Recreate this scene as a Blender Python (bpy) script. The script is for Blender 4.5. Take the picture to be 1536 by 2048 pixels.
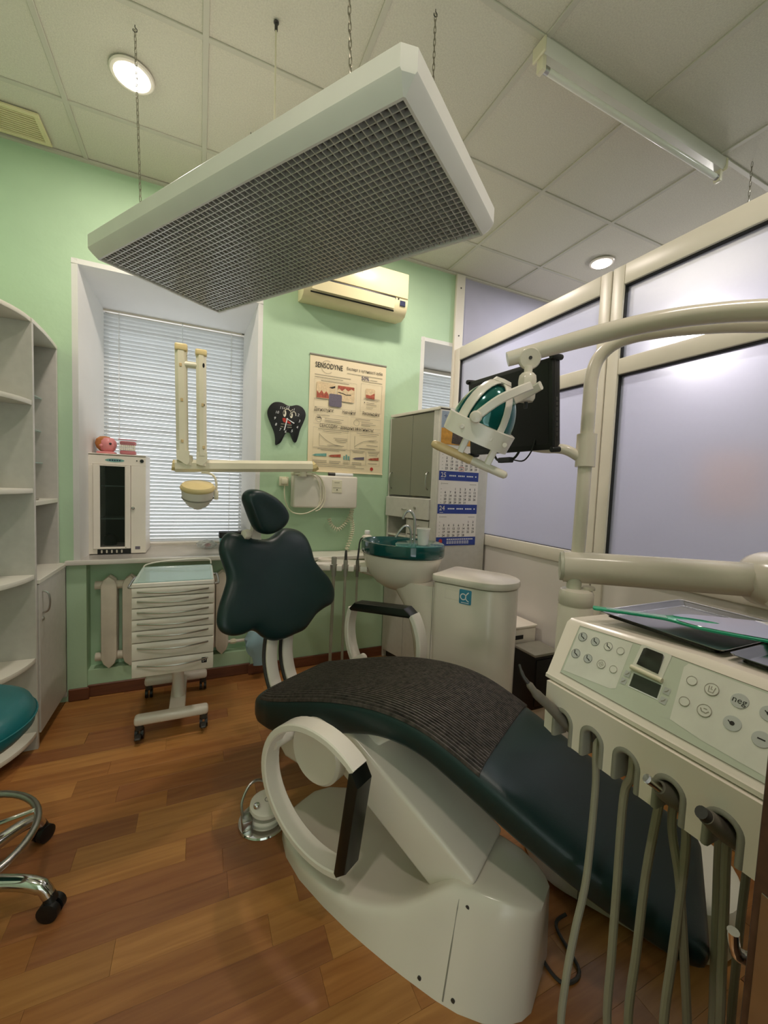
import bpy, bmesh, math, random
import numpy as np
from mathutils import Vector, Matrix

for o in list(bpy.data.objects):
    bpy.data.objects.remove(o, do_unlink=True)
SC = bpy.context.scene
COL = SC.collection
PI = math.pi
random.seed(7)

# ------------------------------------------------------------------ camera
CAM_RIGHT = Vector((0.9083, -0.4162, 0.0400))
CAM_FWD = Vector((0.4163, 0.9070, -0.0634))
CAM_RIGHT = (CAM_RIGHT - CAM_FWD.normalized() * CAM_RIGHT.dot(CAM_FWD.normalized())).normalized()
CAM_FWD.normalize()
CAM_UP = CAM_RIGHT.cross(CAM_FWD)
cam_data = bpy.data.cameras.new('camera')
cam_data.sensor_fit = 'VERTICAL'
cam_data.sensor_height = 36.0
cam_data.sensor_width = 27.0
cam_data.lens = 36.0 * 806.35 / 2048.0
cam_data.clip_start = 0.02
cam = bpy.data.objects.new('camera', cam_data)
COL.objects.link(cam)
cam.matrix_world = Matrix(((CAM_RIGHT.x, CAM_UP.x, -CAM_FWD.x, 0.0),
                           (CAM_RIGHT.y, CAM_UP.y, -CAM_FWD.y, 0.0),
                           (CAM_RIGHT.z, CAM_UP.z, -CAM_FWD.z, 1.36),
                           (0, 0, 0, 1)))
SC.camera = cam

# ------------------------------------------------------------------ world, exposure
world = bpy.data.worlds.new('world')
SC.world = world
world.use_nodes = True
bgn = world.node_tree.nodes['Background']
bgn.inputs[0].default_value = (0.90, 0.94, 1.0, 1)      # overcast daylight outside the windows
bgn.inputs[1].default_value = 3.2
SC.view_settings.view_transform = 'Standard'
SC.view_settings.look = 'None'
SC.view_settings.exposure = -0.18
SC.view_settings.gamma = 1.0
SC.view_settings.use_curve_mapping = False
SC.cycles.max_bounces = 8
SC.cycles.diffuse_bounces = 4
SC.cycles.glossy_bounces = 4
SC.cycles.transmission_bounces = 4
SC.cycles.adaptive_threshold = 0.025
LAMP_POWER = 14.0
LAMP_COLOR = (1.0, 0.87, 0.785)
LAMP_COLOR_NEXT = (0.93, 0.93, 1.0)
LAMP_POWER_NEXT = 15.0

CEIL = 3.113
WALL_Y = 2.89
PART_X = 1.90

# ------------------------------------------------------------------ materials
def lin(c):
    if isinstance(c, str):
        c = [int(c[i:i + 2], 16) / 255 for i in (0, 2, 4)]
    return tuple(x / 12.92 if x <= 0.04045 else ((x + 0.055) / 1.055) ** 2.4 for x in c)

MATS = {}
def mk(name, col, rough=0.5, metal=0.0, var=0.06, vscale=6.0, bump=0.0, bscale=80.0, coat=0.0,
       emit=0.0, trans=0.0, ior=1.45, spec=0.5, stretch=None, detail=4.0, sheen=0.0):
    m = bpy.data.materials.new(name)
    m.use_nodes = True
    nt = m.node_tree
    b = nt.nodes['Principled BSDF']
    c = lin(col)
    tc = nt.nodes.new('ShaderNodeTexCoord')
    vec = tc.outputs['Object']
    if stretch:
        mp = nt.nodes.new('ShaderNodeMapping')
        mp.inputs['Scale'].default_value = stretch
        nt.links.new(vec, mp.inputs['Vector'])
        vec = mp.outputs['Vector']
    if var > 0:
        n = nt.nodes.new('ShaderNodeTexNoise')
        n.inputs['Scale'].default_value = vscale
        n.inputs['Detail'].default_value = detail
        nt.links.new(vec, n.inputs['Vector'])
        r = nt.nodes.new('ShaderNodeValToRGB')
        r.color_ramp.elements[0].position = 0.3
        r.color_ramp.elements[1].position = 0.7
        r.color_ramp.elements[0].color = (*[max(0, x * (1 - var)) for x in c], 1)
        r.color_ramp.elements[1].color = (*[min(1, x * (1 + var)) for x in c], 1)
        nt.links.new(n.outputs['Fac'], r.inputs['Fac'])
        nt.links.new(r.outputs['Color'], b.inputs['Base Color'])
    else:
        b.inputs['Base Color'].default_value = (*c, 1)
    b.inputs['Roughness'].default_value = rough
    b.inputs['Metallic'].default_value = metal
    b.inputs['IOR'].default_value = ior
    b.inputs['Specular IOR Level'].default_value = spec
    b.inputs['Transmission Weight'].default_value = trans
    b.inputs['Coat Weight'].default_value = coat
    b.inputs['Coat Roughness'].default_value = 0.08
    if emit:
        b.inputs['Emission Color'].default_value = (*c, 1)
        b.inputs['Emission Strength'].default_value = emit
    if bump > 0:
        n2 = nt.nodes.new('ShaderNodeTexNoise')
        n2.inputs['Scale'].default_value = bscale
        n2.inputs['Detail'].default_value = 5
        nt.links.new(vec, n2.inputs['Vector'])
        bp = nt.nodes.new('ShaderNodeBump')
        bp.inputs['Strength'].default_value = bump
        bp.inputs['Distance'].default_value = 0.01
        nt.links.new(n2.outputs['Fac'], bp.inputs['Height'])
        nt.links.new(bp.outputs['Normal'], b.inputs['Normal'])
    MATS[name] = m
    return m

def mk_translucent(name, col, fac=0.6, rough=0.35):
    m = bpy.data.materials.new(name)
    m.use_nodes = True
    nt = m.node_tree
    b = nt.nodes['Principled BSDF']
    out = nt.nodes['Material Output']
    c = lin(col)
    tc = nt.nodes.new('ShaderNodeTexCoord')
    n = nt.nodes.new('ShaderNodeTexNoise')
    n.inputs['Scale'].default_value = 60
    nt.links.new(tc.outputs['Object'], n.inputs['Vector'])
    r = nt.nodes.new('ShaderNodeValToRGB')
    r.color_ramp.elements[0].color = (*[x * 0.95 for x in c], 1)
    r.color_ramp.elements[1].color = (*c, 1)
    nt.links.new(n.outputs['Fac'], r.inputs['Fac'])
    nt.links.new(r.outputs['Color'], b.inputs['Base Color'])
    b.inputs['Roughness'].default_value = rough
    t = nt.nodes.new('ShaderNodeBsdfTranslucent')
    nt.links.new(r.outputs['Color'], t.inputs['Color'])
    mix = nt.nodes.new('ShaderNodeMixShader')
    mix.inputs[0].default_value = fac
    nt.links.new(b.outputs[0], mix.inputs[1])
    nt.links.new(t.outputs[0], mix.inputs[2])
    nt.links.new(mix.outputs[0], out.inputs['Surface'])
    return m

def mk_clear(name, col, clear=0.8, rough=0.05):
    # thin clear sheet: transparent with a glossy skin
    m = bpy.data.materials.new(name)
    m.use_nodes = True
    nt = m.node_tree
    b = nt.nodes['Principled BSDF']
    out = nt.nodes['Material Output']
    b.inputs['Base Color'].default_value = (*lin(col), 1)
    b.inputs['Roughness'].default_value = rough
    t = nt.nodes.new('ShaderNodeBsdfTransparent')
    mix = nt.nodes.new('ShaderNodeMixShader')
    mix.inputs[0].default_value = clear
    nt.links.new(b.outputs[0], mix.inputs[1])
    nt.links.new(t.outputs[0], mix.inputs[2])
    nt.links.new(mix.outputs[0], out.inputs['Surface'])
    return m

def mk_wood(name, a, b_, rough=0.32):
    m = bpy.data.materials.new(name)
    m.use_nodes = True
    nt = m.node_tree
    p = nt.nodes['Principled BSDF']
    tc = nt.nodes.new('ShaderNodeTexCoord')
    mp = nt.nodes.new('ShaderNodeMapping')
    mp.inputs['Scale'].default_value = (2.0, 26.0, 26.0)
    oi = nt.nodes.new('ShaderNodeObjectInfo')
    addv = nt.nodes.new('ShaderNodeVectorMath')
    addv.operation = 'ADD'
    mul = nt.nodes.new('ShaderNodeMath'); mul.operation = 'MULTIPLY'; mul.inputs[1].default_value = 37.0
    nt.links.new(oi.outputs['Random'], mul.inputs[0])
    nt.links.new(tc.outputs['Object'], mp.inputs['Vector'])
    nt.links.new(mp.outputs['Vector'], addv.inputs[0])
    nt.links.new(mul.outputs[0], addv.inputs[1])
    n = nt.nodes.new('ShaderNodeTexNoise')
    n.inputs['Scale'].default_value = 1.6
    n.inputs['Detail'].default_value = 8
    n.inputs['Distortion'].default_value = 0.6
    nt.links.new(addv.outputs[0], n.inputs['Vector'])
    r = nt.nodes.new('ShaderNodeValToRGB')
    r.color_ramp.elements[0].position = 0.3
    r.color_ramp.elements[1].position = 0.75
    r.color_ramp.elements[0].color = (*lin(a), 1)
    r.color_ramp.elements[1].color = (*lin(b_), 1)
    nt.links.new(n.outputs['Fac'], r.inputs['Fac'])
    hsv = nt.nodes.new('ShaderNodeHueSaturation')
    mr = nt.nodes.new('ShaderNodeMapRange')
    mr.inputs['To Min'].default_value = 0.88
    mr.inputs['To Max'].default_value = 1.10
    nt.links.new(oi.outputs['Random'], mr.inputs['Value'])
    nt.links.new(mr.outputs['Result'], hsv.inputs['Value'])
    nt.links.new(r.outputs['Color'], hsv.inputs['Color'])
    nt.links.new(hsv.outputs['Color'], p.inputs['Base Color'])
    p.inputs['Roughness'].default_value = rough
    return m

m_green = mk('paint_green', 'b4d0ae', 0.6, var=0.05, vscale=2.5, bump=0.12, bscale=26)
m_lav = mk('paint_lavender', 'aeabbb', 0.65, var=0.03, bump=0.05, bscale=40)
m_white_wall = mk('paint_white', 'dcdbd6', 0.6, var=0.03, vscale=3, bump=0.06, bscale=30)
m_tile = mk('ceiling_tile', 'd6d2c2', 0.85, var=0.07, vscale=160, bump=0.35, bscale=260, detail=3)
m_tbar = mk('ceiling_tbar', 'c6c3b4', 0.55, var=0.02)
m_pvc = mk('pvc_frame', 'e0d9cb', 0.35, var=0.03)
m_panel = mk('partition_panel', 'd8d2cb', 0.45, var=0.03, vscale=3)
m_gasket = mk('rubber_gasket', '2b2b2a', 0.7, var=0.0)
m_frost = mk_translucent('frosted_film', 'dfdfea', 0.72)
_nt = m_frost.node_tree
_mix1 = [n for n in _nt.nodes if n.type == 'MIX_SHADER'][0]
_gl = _nt.nodes.new('ShaderNodeBsdfGlass')
_gl.inputs['Color'].default_value = (.93, .93, 1.0, 1)
_gl.inputs['Roughness'].default_value = 0.5
_gl.inputs['IOR'].default_value = 1.2
_mix2 = _nt.nodes.new('ShaderNodeMixShader')
_mix2.inputs[0].default_value = 0.45
_nt.links.new(_mix1.outputs[0], _mix2.inputs[1])
_nt.links.new(_gl.outputs[0], _mix2.inputs[2])
_nt.links.new(_mix2.outputs[0], _nt.nodes['Material Output'].inputs['Surface'])
m_floor_base = mk('floor_base', '4a2f1c', 0.7)
m_plank = [mk_wood('laminate_a', '8f5b2f', 'ad7640'), mk_wood('laminate_b', '9c6836', 'b98449'),
           mk_wood('laminate_c', '855230', 'a06a3e')]
m_skirt = mk_wood('skirting_wood', '5f3522', '7b4a30', 0.45)
m_door = mk_wood('door_brown', '3a241a', '55392a', 0.4)
m_white = mk('white_lacquer', 'e7dfd3', 0.28, var=0.03, coat=0.15)
m_white2 = mk('white_plastic', 'e4dccf', 0.38, var=0.03)
m_unit = mk('dental_cream_plastic', 'e0d7c8', 0.2, var=0.03, vscale=3)
m_unit_dark = mk('dental_beige_shell', 'cfcdbd', 0.35, var=0.03, vscale=3)
m_cream = mk('aged_cream_plastic', 'e0d9bf', 0.35, var=0.04, vscale=9)
m_yellow = mk('yellowed_plastic', 'd8c48d', 0.35, var=0.05, vscale=12)
m_tan = mk('tan_plastic', 'cdb384', 0.3, var=0.05, vscale=10)
m_ac = mk('yellowed_ac_plastic', 'e4d9ae', 0.35, var=0.04, vscale=5)
m_laminate = mk('beige_melamine', 'c2bfb6', 0.45, var=0.04, vscale=30, bump=0.03, bscale=300)
m_laminate_edge = mk('beige_edge', 'd3d0c2', 0.4, var=0.02)
m_leather = mk('dark_green_leather', '122a29', 0.36, var=0.12, vscale=4, bump=0.06, bscale=420)
m_leather_leg = mk('teal_leather', '1a3a3c', 0.38, var=0.12, vscale=4, bump=0.06, bscale=420)
m_stool = mk('teal_vinyl', '11656a', 0.35, var=0.06, bump=0.05, bscale=300)
m_black = mk('black_plastic', '131313', 0.4, var=0.1)
m_black_pad = mk('black_rubber_pad', '10130f', 0.34, var=0.1)
m_darkgrey = mk('dark_grey_plastic', '3b3936', 0.45, var=0.1)
m_grey = mk('grey_rubber', '8e8b7e', 0.55, var=0.06, vscale=20)
m_grey_d = mk('grey_brown_rubber', '6d675c', 0.5, var=0.1, vscale=30)
m_hose = mk('hose_grey', '97927f', 0.5, var=0.05, vscale=20)
m_chrome = mk('chrome', 'd9d9d6', 0.12, 1.0, var=0.0)
m_steel = mk('brushed_steel', 'b4b3ae', 0.28, 1.0, var=0.06, vscale=30)
m_tray = mk('steel_tray', '9a9a97', 0.16, 1.0, var=0.05, vscale=10)
m_teal_glass = mk('teal_basin', '0d4543', 0.08, var=0.05, coat=0.6)
m_teal_rim = mk('teal_basin_rim', '2c6a69', 0.1, var=0.05, coat=0.5)
m_dome = mk('teal_reflector', '06605a', 0.12, 0.3, var=0.05, coat=0.8)
m_green_mirror = mk('green_plastic', '2f9f78', 0.25, var=0.05)
m_mirror = mk('mirror', 'dfe3e6', 0.04, 1.0, var=0.0)
m_radiator = mk('radiator_enamel', 'd9cfbd', 0.45, var=0.05, vscale=14, bump=0.1, bscale=30)
m_slat = mk('blind_slat', 'd4d5d2', 0.4, var=0.02)
m_cord = mk('blind_cord', 'e6e6e2', 0.6, var=0.0)
m_glass = mk_clear('clear_glass', 'dfeaea', 0.86)
m_dark_glass = mk_clear('smoked_glass', '1c1f1e', 0.62, 0.06)
m_tint_glass = mk_clear('greenish_glass', 'b9d8cf', 0.55, 0.08)
m_door_glass = mk_clear('frosted_cabinet_glass', '8d8f7d', 0.25, 0.35)
m_plastic_clear = mk_clear('clear_plastic', 'e8eeee', 0.6, 0.15)
m_emit = mk('lamp_glow', 'fff6e4', 0.4, var=0.0, emit=22.0)
m_louvre = mk('louvre_metal', 'cbc8c0', 0.3, 0.5, var=0.08, vscale=40)
m_lampbody = mk('lamp_enamel', 'e0dcd4', 0.35, var=0.03)
m_inside = mk('lamp_inside', '4d4a45', 0.4, 0.3, var=0.08, vscale=20)
m_tubeglass = mk('tube_phosphor', 'e2e2d6', 0.15, var=0.02)
m_mat_rub = mk('ribbed_rubber', '413935', 0.40, var=0.6, vscale=60, detail=9, bump=.2, bscale=160)
m_paper = mk('paper_cream', 'e8d8b4', 0.6, var=0.02, vscale=4)
m_paper_w = mk('paper_white', 'e6dfd8', 0.6, var=0.02)
m_ink = mk('ink_black', '26231f', 0.6, var=0.0)
m_ink_grey = mk('ink_grey', '8c8676', 0.6, var=0.0)
m_ink_blue = mk('ink_blue', '2b3f8c', 0.55, var=0.1, vscale=60)
m_ink_navy = mk('ink_navy', '23294a', 0.6, var=0.0)
m_ink_white = mk('ink_white', 'e8e8e8', 0.6, var=0.0)
m_ink_red = mk('ink_red', 'b8392d', 0.6, var=0.0)
m_ink_gum = mk('print_gum', 'a8553f', 0.5, var=0.3, vscale=70)
m_ink_tooth = mk('print_tooth', 'dcc39a', 0.5, var=0.15, vscale=90)
m_ink_slate = mk('print_slate', '6b6370', 0.5, var=0.2, vscale=150)
m_ink_teal = mk('print_teal', '6fa39a', 0.5, var=0.2, vscale=80)
m_ink_field = mk('print_field', 'c9913b', 0.5, var=0.2, vscale=40)
m_ink_sky = mk('print_sky', '9aa7b8', 0.5, var=0.1, vscale=20)
m_ink_dark = mk('print_dark', '4a3f38', 0.5, var=0.5, vscale=120)
m_pink = mk('pink_plastic', 'd98a8a', 0.35, var=0.05)
m_gum = mk('gum_red', 'b8444f', 0.35, var=0.1)
m_hair = mk('orange_hair', 'b5713a', 0.6, var=0.2, vscale=40, bump=0.3, bscale=90)
m_teeth = mk('tooth_white', 'e8e0cc', 0.3, var=0.05)
m_teal_box = mk('teal_plastic', '4fa5a0', 0.35, var=0.05)
m_bag_blue = mk_clear('blue_film', '9fc3cf', 0.35, 0.3)
m_chain = mk('chain_metal', '9a9686', 0.35, 0.9, var=0.1, vscale=60)
m_stone = mk('white_sill', 'ded9cf', 0.2, var=0.05, vscale=9, coat=0.3)
m_screen = mk('off_screen', '070807', 0.3, var=0.0)
m_display = mk('lcd_dark', '2a2b25', 0.2, var=0.0)
m_button = mk('button_grey', 'b4b6b0', 0.4, var=0.04)
m_panel_lt = mk('membrane_panel', 'd6d4c8', 0.3, var=0.05, vscale=18)
m_panel_bg = mk('membrane_panel_mint', 'bfc4b2', 0.28, var=0.03)
m_dark_wood = mk('dark_slot', '1d1b18', 0.8, var=0.0)
m_logo_blue = mk('logo_blue', '3d86a3', 0.4, var=0.05)

# ------------------------------------------------------------------ mesh helpers
def V(*a):
    return Vector(a)

def xf(bm, M, verts=None):
    if M is not None:
        bmesh.ops.transform(bm, matrix=M, verts=verts if verts is not None else bm.verts)
    return bm

def box(x0, x1, y0, y1, z0, z1, bev=0.0, seg=2, bm=None, M=None):
    t = bmesh.new()
    bmesh.ops.create_cube(t, size=1.0)
    for v in t.verts:
        v.co = Vector(((x0 + x1) / 2 + v.co.x * (x1 - x0), (y0 + y1) / 2 + v.co.y * (y1 - y0), (z0 + z1) / 2 + v.co.z * (z1 - z0)))
    if bev > 0:
        bmesh.ops.bevel(t, geom=list(t.edges), offset=bev, segments=seg, affect='EDGES', profile=0.5)
    xf(t, M)
    return merge(bm, t)

def merge(bm, t):
    if bm is None:
        return t
    me = bpy.data.meshes.new('tmp')
    t.to_mesh(me)
    t.free()
    bm.from_mesh(me)
    bpy.data.meshes.remove(me)
    return bm

def grid_faces(bm, rings, closed_ring=True, cap0=True, cap1=True):
    vs = [[bm.verts.new(p) for p in r] for r in rings]
    n = len(vs[0])
    for a, b in zip(vs[:-1], vs[1:]):
        for i in range(n if closed_ring else n - 1):
            j = (i + 1) % n
            try:
                bm.faces.new((a[i], a[j], b[j], b[i]))
            except ValueError:
                pass
    if closed_ring and cap0:
        bm.faces.new(list(reversed(vs[0])))
    if closed_ring and cap1:
        bm.faces.new(vs[-1])
    return vs

def fix(bm):
    bmesh.ops.recalc_face_normals(bm, faces=bm.faces)
    return bm

def frames(pts, closed=False, up=None):
    pts = [Vector(p) for p in pts]
    n = len(pts)
    T = []
    for i in range(n):
        if closed:
            d = pts[(i + 1) % n] - pts[i - 1]
        else:
            d = pts[min(i + 1, n - 1)] - pts[max(i - 1, 0)]
        T.append(d.normalized() if d.length > 1e-9 else Vector((0, 0, 1)))
    ref = Vector(up) if up else (Vector((0, 0, 1)) if abs(T[0].z) < 0.9 else Vector((1, 0, 0)))
    N = []
    cur = (ref - T[0] * ref.dot(T[0])).normalized()
    for i in range(n):
        cur = (cur - T[i] * cur.dot(T[i]))
        cur = cur.normalized() if cur.length > 1e-6 else Vector((1, 0, 0))
        N.append(cur.copy())
    return pts, T, N

def tube(pts, r, n=10, closed=False, bm=None, caps=True):
    t = bmesh.new()
    pts, T, N = frames(pts, closed)
    rings = []
    for i, p in enumerate(pts):
        rr = r[i] if isinstance(r, (list, tuple)) else r
        B = T[i].cross(N[i])
        rings.append([p + (N[i] * math.cos(2 * PI * k / n) + B * math.sin(2 * PI * k / n)) * rr for k in range(n)])
    if closed:
        rings.append(rings[0])
        grid_faces(t, rings, True, False, False)
        bmesh.ops.remove_doubles(t, verts=t.verts, dist=1e-6)
    else:
        grid_faces(t, rings, True, caps, caps)
    fix(t)
    return merge(bm, t)

def sweep_rect(pts, w, h, side, bm=None, closed=False, bev=0.25):
    """sweep a rounded rectangle (w along `side`, h along the other) down pts"""
    t = bmesh.new()
    pts = [Vector(p) for p in pts]
    n = len(pts)
    side = Vector(side).normalized()
    c = min(w, h) * bev
    prof = [(-w / 2 + c, -h / 2), (w / 2 - c, -h / 2), (w / 2, -h / 2 + c), (w / 2, h / 2 - c), (w / 2 - c, h / 2), (-w / 2 + c, h / 2), (-w / 2, h / 2 - c), (-w / 2, -h / 2 + c)]
    rings = []
    for i, p in enumerate(pts):
        d = (pts[(i + 1) % n] - pts[i - 1]) if closed else pts[min(i + 1, n - 1)] - pts[max(i - 1, 0)]
        d.normalize()
        nn = d.cross(side).normalized()
        rings.append([p + side * a + nn * b for a, b in prof])
    grid_faces(t, rings, True, True, True)
    fix(t)
    return merge(bm, t)

def lathe(prof, n=24, M=None, bm=None, sx=1.0, sy=1.0):
    t = bmesh.new()
    rings = []
    for r, z in prof:
        r = max(r, 1e-4)
        rings.append([Vector((math.cos(2 * PI * k / n) * r * sx, math.sin(2 * PI * k / n) * r * sy, z)) for k in range(n)])
    grid_faces(t, rings)
    fix(t)
    xf(t, M)
    return merge(bm, t)

def prism(poly, d, M=None, bm=None, bev=0.0):
    t = bmesh.new()
    a = [t.verts.new((x, y, 0)) for x, y in poly]
    f = t.faces.new(a)
    r = bmesh.ops.extrude_face_region(t, geom=[f])
    for v in [g for g in r['geom'] if isinstance(g, bmesh.types.BMVert)]:
        v.co.z += d
    fix(t)
    if bev > 0:
        es = [e for e in t.edges if abs(e.verts[0].co.z - e.verts[1].co.z) < 1e-7]
        bmesh.ops.bevel(t, geom=es, offset=bev, segments=2, affect='EDGES', profile=0.5)
    xf(t, M)
    return merge(bm, t)

def catmull(pts, per=6, closed=False):
    P = [np.array(p, float) for p in pts]
    n = len(P)
    out = []
    for i in range(n if closed else n - 1):
        p0 = P[i - 1] if (closed or i > 0) else P[0]
        p1 = P[i]
        p2 = P[(i + 1) % n]
        p3 = P[(i + 2) % n] if (closed or i + 2 < n) else P[-1]
        for k in range(per):
            t = k / per
            out.append(0.5 * ((2 * p1) + (-p0 + p2) * t + (2 * p0 - 5 * p1 + 4 * p2 - p3) * t * t + (-p0 + 3 * p1 - 3 * p2 + p3) * t ** 3))
    if not closed:
        out.append(P[-1])
    return [tuple(float(x) for x in q) for q in out]

def rrect(w, h, r, n=4, cx=0.0, cy=0.0):
    pts = []
    for (sx, sy, a0) in ((1, 1, 0), (-1, 1, 90), (-1, -1, 180), (1, -1, 270)):
        for k in range(n + 1):
            a = math.radians(a0 + 90 * k / n)
            pts.append((cx + sx * (w / 2 - r) + r * math.cos(a), cy + sy * (h / 2 - r) + r * math.sin(a)))
    return pts

def frame_matrix(o, x, y, z):
    x, y, z, o = Vector(x), Vector(y), Vector(z), Vector(o)
    return Matrix(((x.x, y.x, z.x, o.x), (x.y, y.y, z.y, o.y), (x.z, y.z, z.z, o.z), (0, 0, 0, 1)))

ORG = {}
def obj(name, bm, mat, parent=None, ang=35, loc=None):
    """bm is in world coordinates; becomes ONE mesh object"""
    base = Vector(ORG[parent]) if parent is not None else Vector(loc if loc is not None else (0, 0, 0))
    if base.length > 0:
        bmesh.ops.translate(bm, verts=bm.verts, vec=-base)
    me = bpy.data.meshes.new(name)
    bm.to_mesh(me)
    bm.free()
    me.materials.append(mat)
    me.shade_smooth()
    me.set_sharp_from_angle(angle=math.radians(ang))
    o = bpy.data.objects.new(name, me)
    COL.objects.link(o)
    ORG[o] = base
    if parent is not None:
        o.parent = parent
    else:
        o.location = base
    return o

def tag(o, label, cat, group=None):
    o['label'] = label
    o['category'] = cat
    if group:
        o['group'] = group
    return o

def thing(name, label, cat, loc, group=None):
    o = bpy.data.objects.new(name, None)
    o.empty_display_size = 0.05
    COL.objects.link(o)
    o.location = loc
    ORG[o] = Vector(loc)
    return tag(o, label, cat, group)

def solo(name, bm, mat, label, cat, loc, group=None, ang=35):
    return tag(obj(name, bm, mat, None, ang, loc), label, cat, group)

def struct(name, bm, mat, ang=35):
    o = obj(name, bm, mat, None, ang)
    o['kind'] = 'structure'
    return o

def struct_root(name, loc=(0, 0, 0)):
    o = bpy.data.objects.new(name, None)
    COL.objects.link(o)
    o.location = loc
    ORG[o] = Vector(loc)
    o['kind'] = 'structure'
    return o

def dup(o, parent, vec):
    c = o.copy()
    COL.objects.link(c)
    c.parent = parent
    c.location = o.location + Vector(vec)
    ORG[c] = ORG[o]
    return c

def copy_tree(o, vec, parent=None):
    c = o.copy()
    COL.objects.link(c)
    c.parent = parent
    if parent is None:
        c.location = o.location + Vector(vec)
    ORG[c] = ORG[o] + Vector(vec)
    for ch in list(o.children):
        copy_tree(ch, vec, c)
    return c

# flat print -------------------------------------------------------
def text_bm(items, bm=None, bold=0.0):
    """items: (string, x, y, size[, align[, shear]]) in a flat XY plane"""
    if bm is None:
        bm = bmesh.new()
    for it in items:
        s, x, y, size = it[:4]
        al = it[4] if len(it) > 4 else 'LEFT'
        cu = bpy.data.curves.new('t', 'FONT')
        cu.body = s
        cu.size = size
        cu.align_x = al
        cu.align_y = 'CENTER'
        cu.resolution_u = 2
        cu.offset = bold
        if len(it) > 5:
            cu.shear = it[5]
        ob = bpy.data.objects.new('t', cu)
        me = ob.to_mesh()
        t = bmesh.new()
        t.from_mesh(me)
        ob.to_mesh_clear()
        bmesh.ops.translate(t, verts=t.verts, vec=(x, y, 0))
        merge(bm, t)
        bpy.data.objects.remove(ob)
        bpy.data.curves.remove(cu)
    return bm

def frect(bm, x0, y0, x1, y1, z=0.0):
    bm.faces.new([bm.verts.new(p) for p in ((x0, y0, z), (x1, y0, z), (x1, y1, z), (x0, y1, z))])
    return bm

def fpoly(bm, pts, z=0.0):
    bm.faces.new([bm.verts.new((p[0], p[1], z)) for p in pts])
    return bm

def fell(bm, cx, cy, rx, ry, n=20, rot=0.0, z=0.0):
    c, s = math.cos(rot), math.sin(rot)
    pts = []
    for k in range(n):
        a = 2 * PI * k / n
        x, y = rx * math.cos(a), ry * math.sin(a)
        pts.append((cx + x * c - y * s, cy + x * s + y * c))
    return fpoly(bm, pts, z)

def fstroke(bm, pts, w, closed=False, z=0.0):
    n = len(pts)
    P = [Vector((p[0], p[1], 0)) for p in pts]
    L, Rr = [], []
    for i in range(n):
        d = (P[(i + 1) % n] - P[i - 1]) if closed else P[min(i + 1, n - 1)] - P[max(i - 1, 0)]
        d.normalize()
        nn = Vector((-d.y, d.x, 0)) * (w / 2)
        L.append(bm.verts.new(P[i] + nn + Vector((0, 0, z))))
        Rr.append(bm.verts.new(P[i] - nn + Vector((0, 0, z))))
    for i in range(n if closed else n - 1):
        j = (i + 1) % n
        bm.faces.new((L[i], Rr[i], Rr[j], L[j]))
    return bm

def circ(cx, cy, r, n=20, a0=0.0, a1=2 * PI, ry=None):
    ry = r if ry is None else ry
    return [(cx + r * math.cos(a0 + (a1 - a0) * k / n), cy + ry * math.sin(a0 + (a1 - a0) * k / n)) for k in range(n + (0 if abs(a1 - a0 - 2 * PI) < 1e-6 else 1))]

def mapped(bm, M):
    return xf(bm, M)

# chair frame: s runs head -> foot, t runs across, away from the camera
U = Vector((0.5, -0.8660254, 0))
T_ = Vector((0.8660254, 0.5, 0))
def ST(s, t, z):
    return U * s + T_ * t + Vector((0, 0, z))

# ================================================================== STRUCTURE
X0, X1 = -1.14, 4.40          # left wall, far wall of the next room
Y0 = -0.75                    # front wall (behind the camera)

# floor: base slab plus laminate strips along X
floor = struct('floor', box(X0 - .1, X1 + .1, Y0 - .1, 3.6, -0.12, -0.006), m_floor_base)
STRIP = 0.0985
def plank_mesh(L):
    bm = box(-L / 2 + .00025, L / 2 - .00025, -STRIP / 2 + .00025, STRIP / 2 - .00025, -0.006, 0.0, 0.0003, 1)
    me = bpy.data.meshes.new('plank')
    bm.to_mesh(me)
    bm.free()
    return me
plank_cache = {}
nrow = int((3.0 - (-0.30)) / STRIP)
rng = random.Random(5)
for j in range(nrow):
    y = 2.985 - STRIP / 2 - j * STRIP
    x = X0 - rng.uniform(0.05, 0.5)
    while x < PART_X - 0.02:
        L = rng.choice((0.45, 0.52, 0.6, 0.68))
        a, b = max(x, X0), min(x + L, PART_X)
        if b - a > 0.03:
            k = round(b - a, 2)
            mi = rng.randrange(3)
            if (k, mi) not in plank_cache:
                me = plank_mesh(k)
                me.materials.append(m_plank[mi])
                plank_cache[(k, mi)] = me
            o = bpy.data.objects.new('floor_plank', plank_cache[(k, mi)])
            o.location = ((a + b) / 2, y, 0)
            o.parent = floor
            COL.objects.link(o)
        x += L

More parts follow.
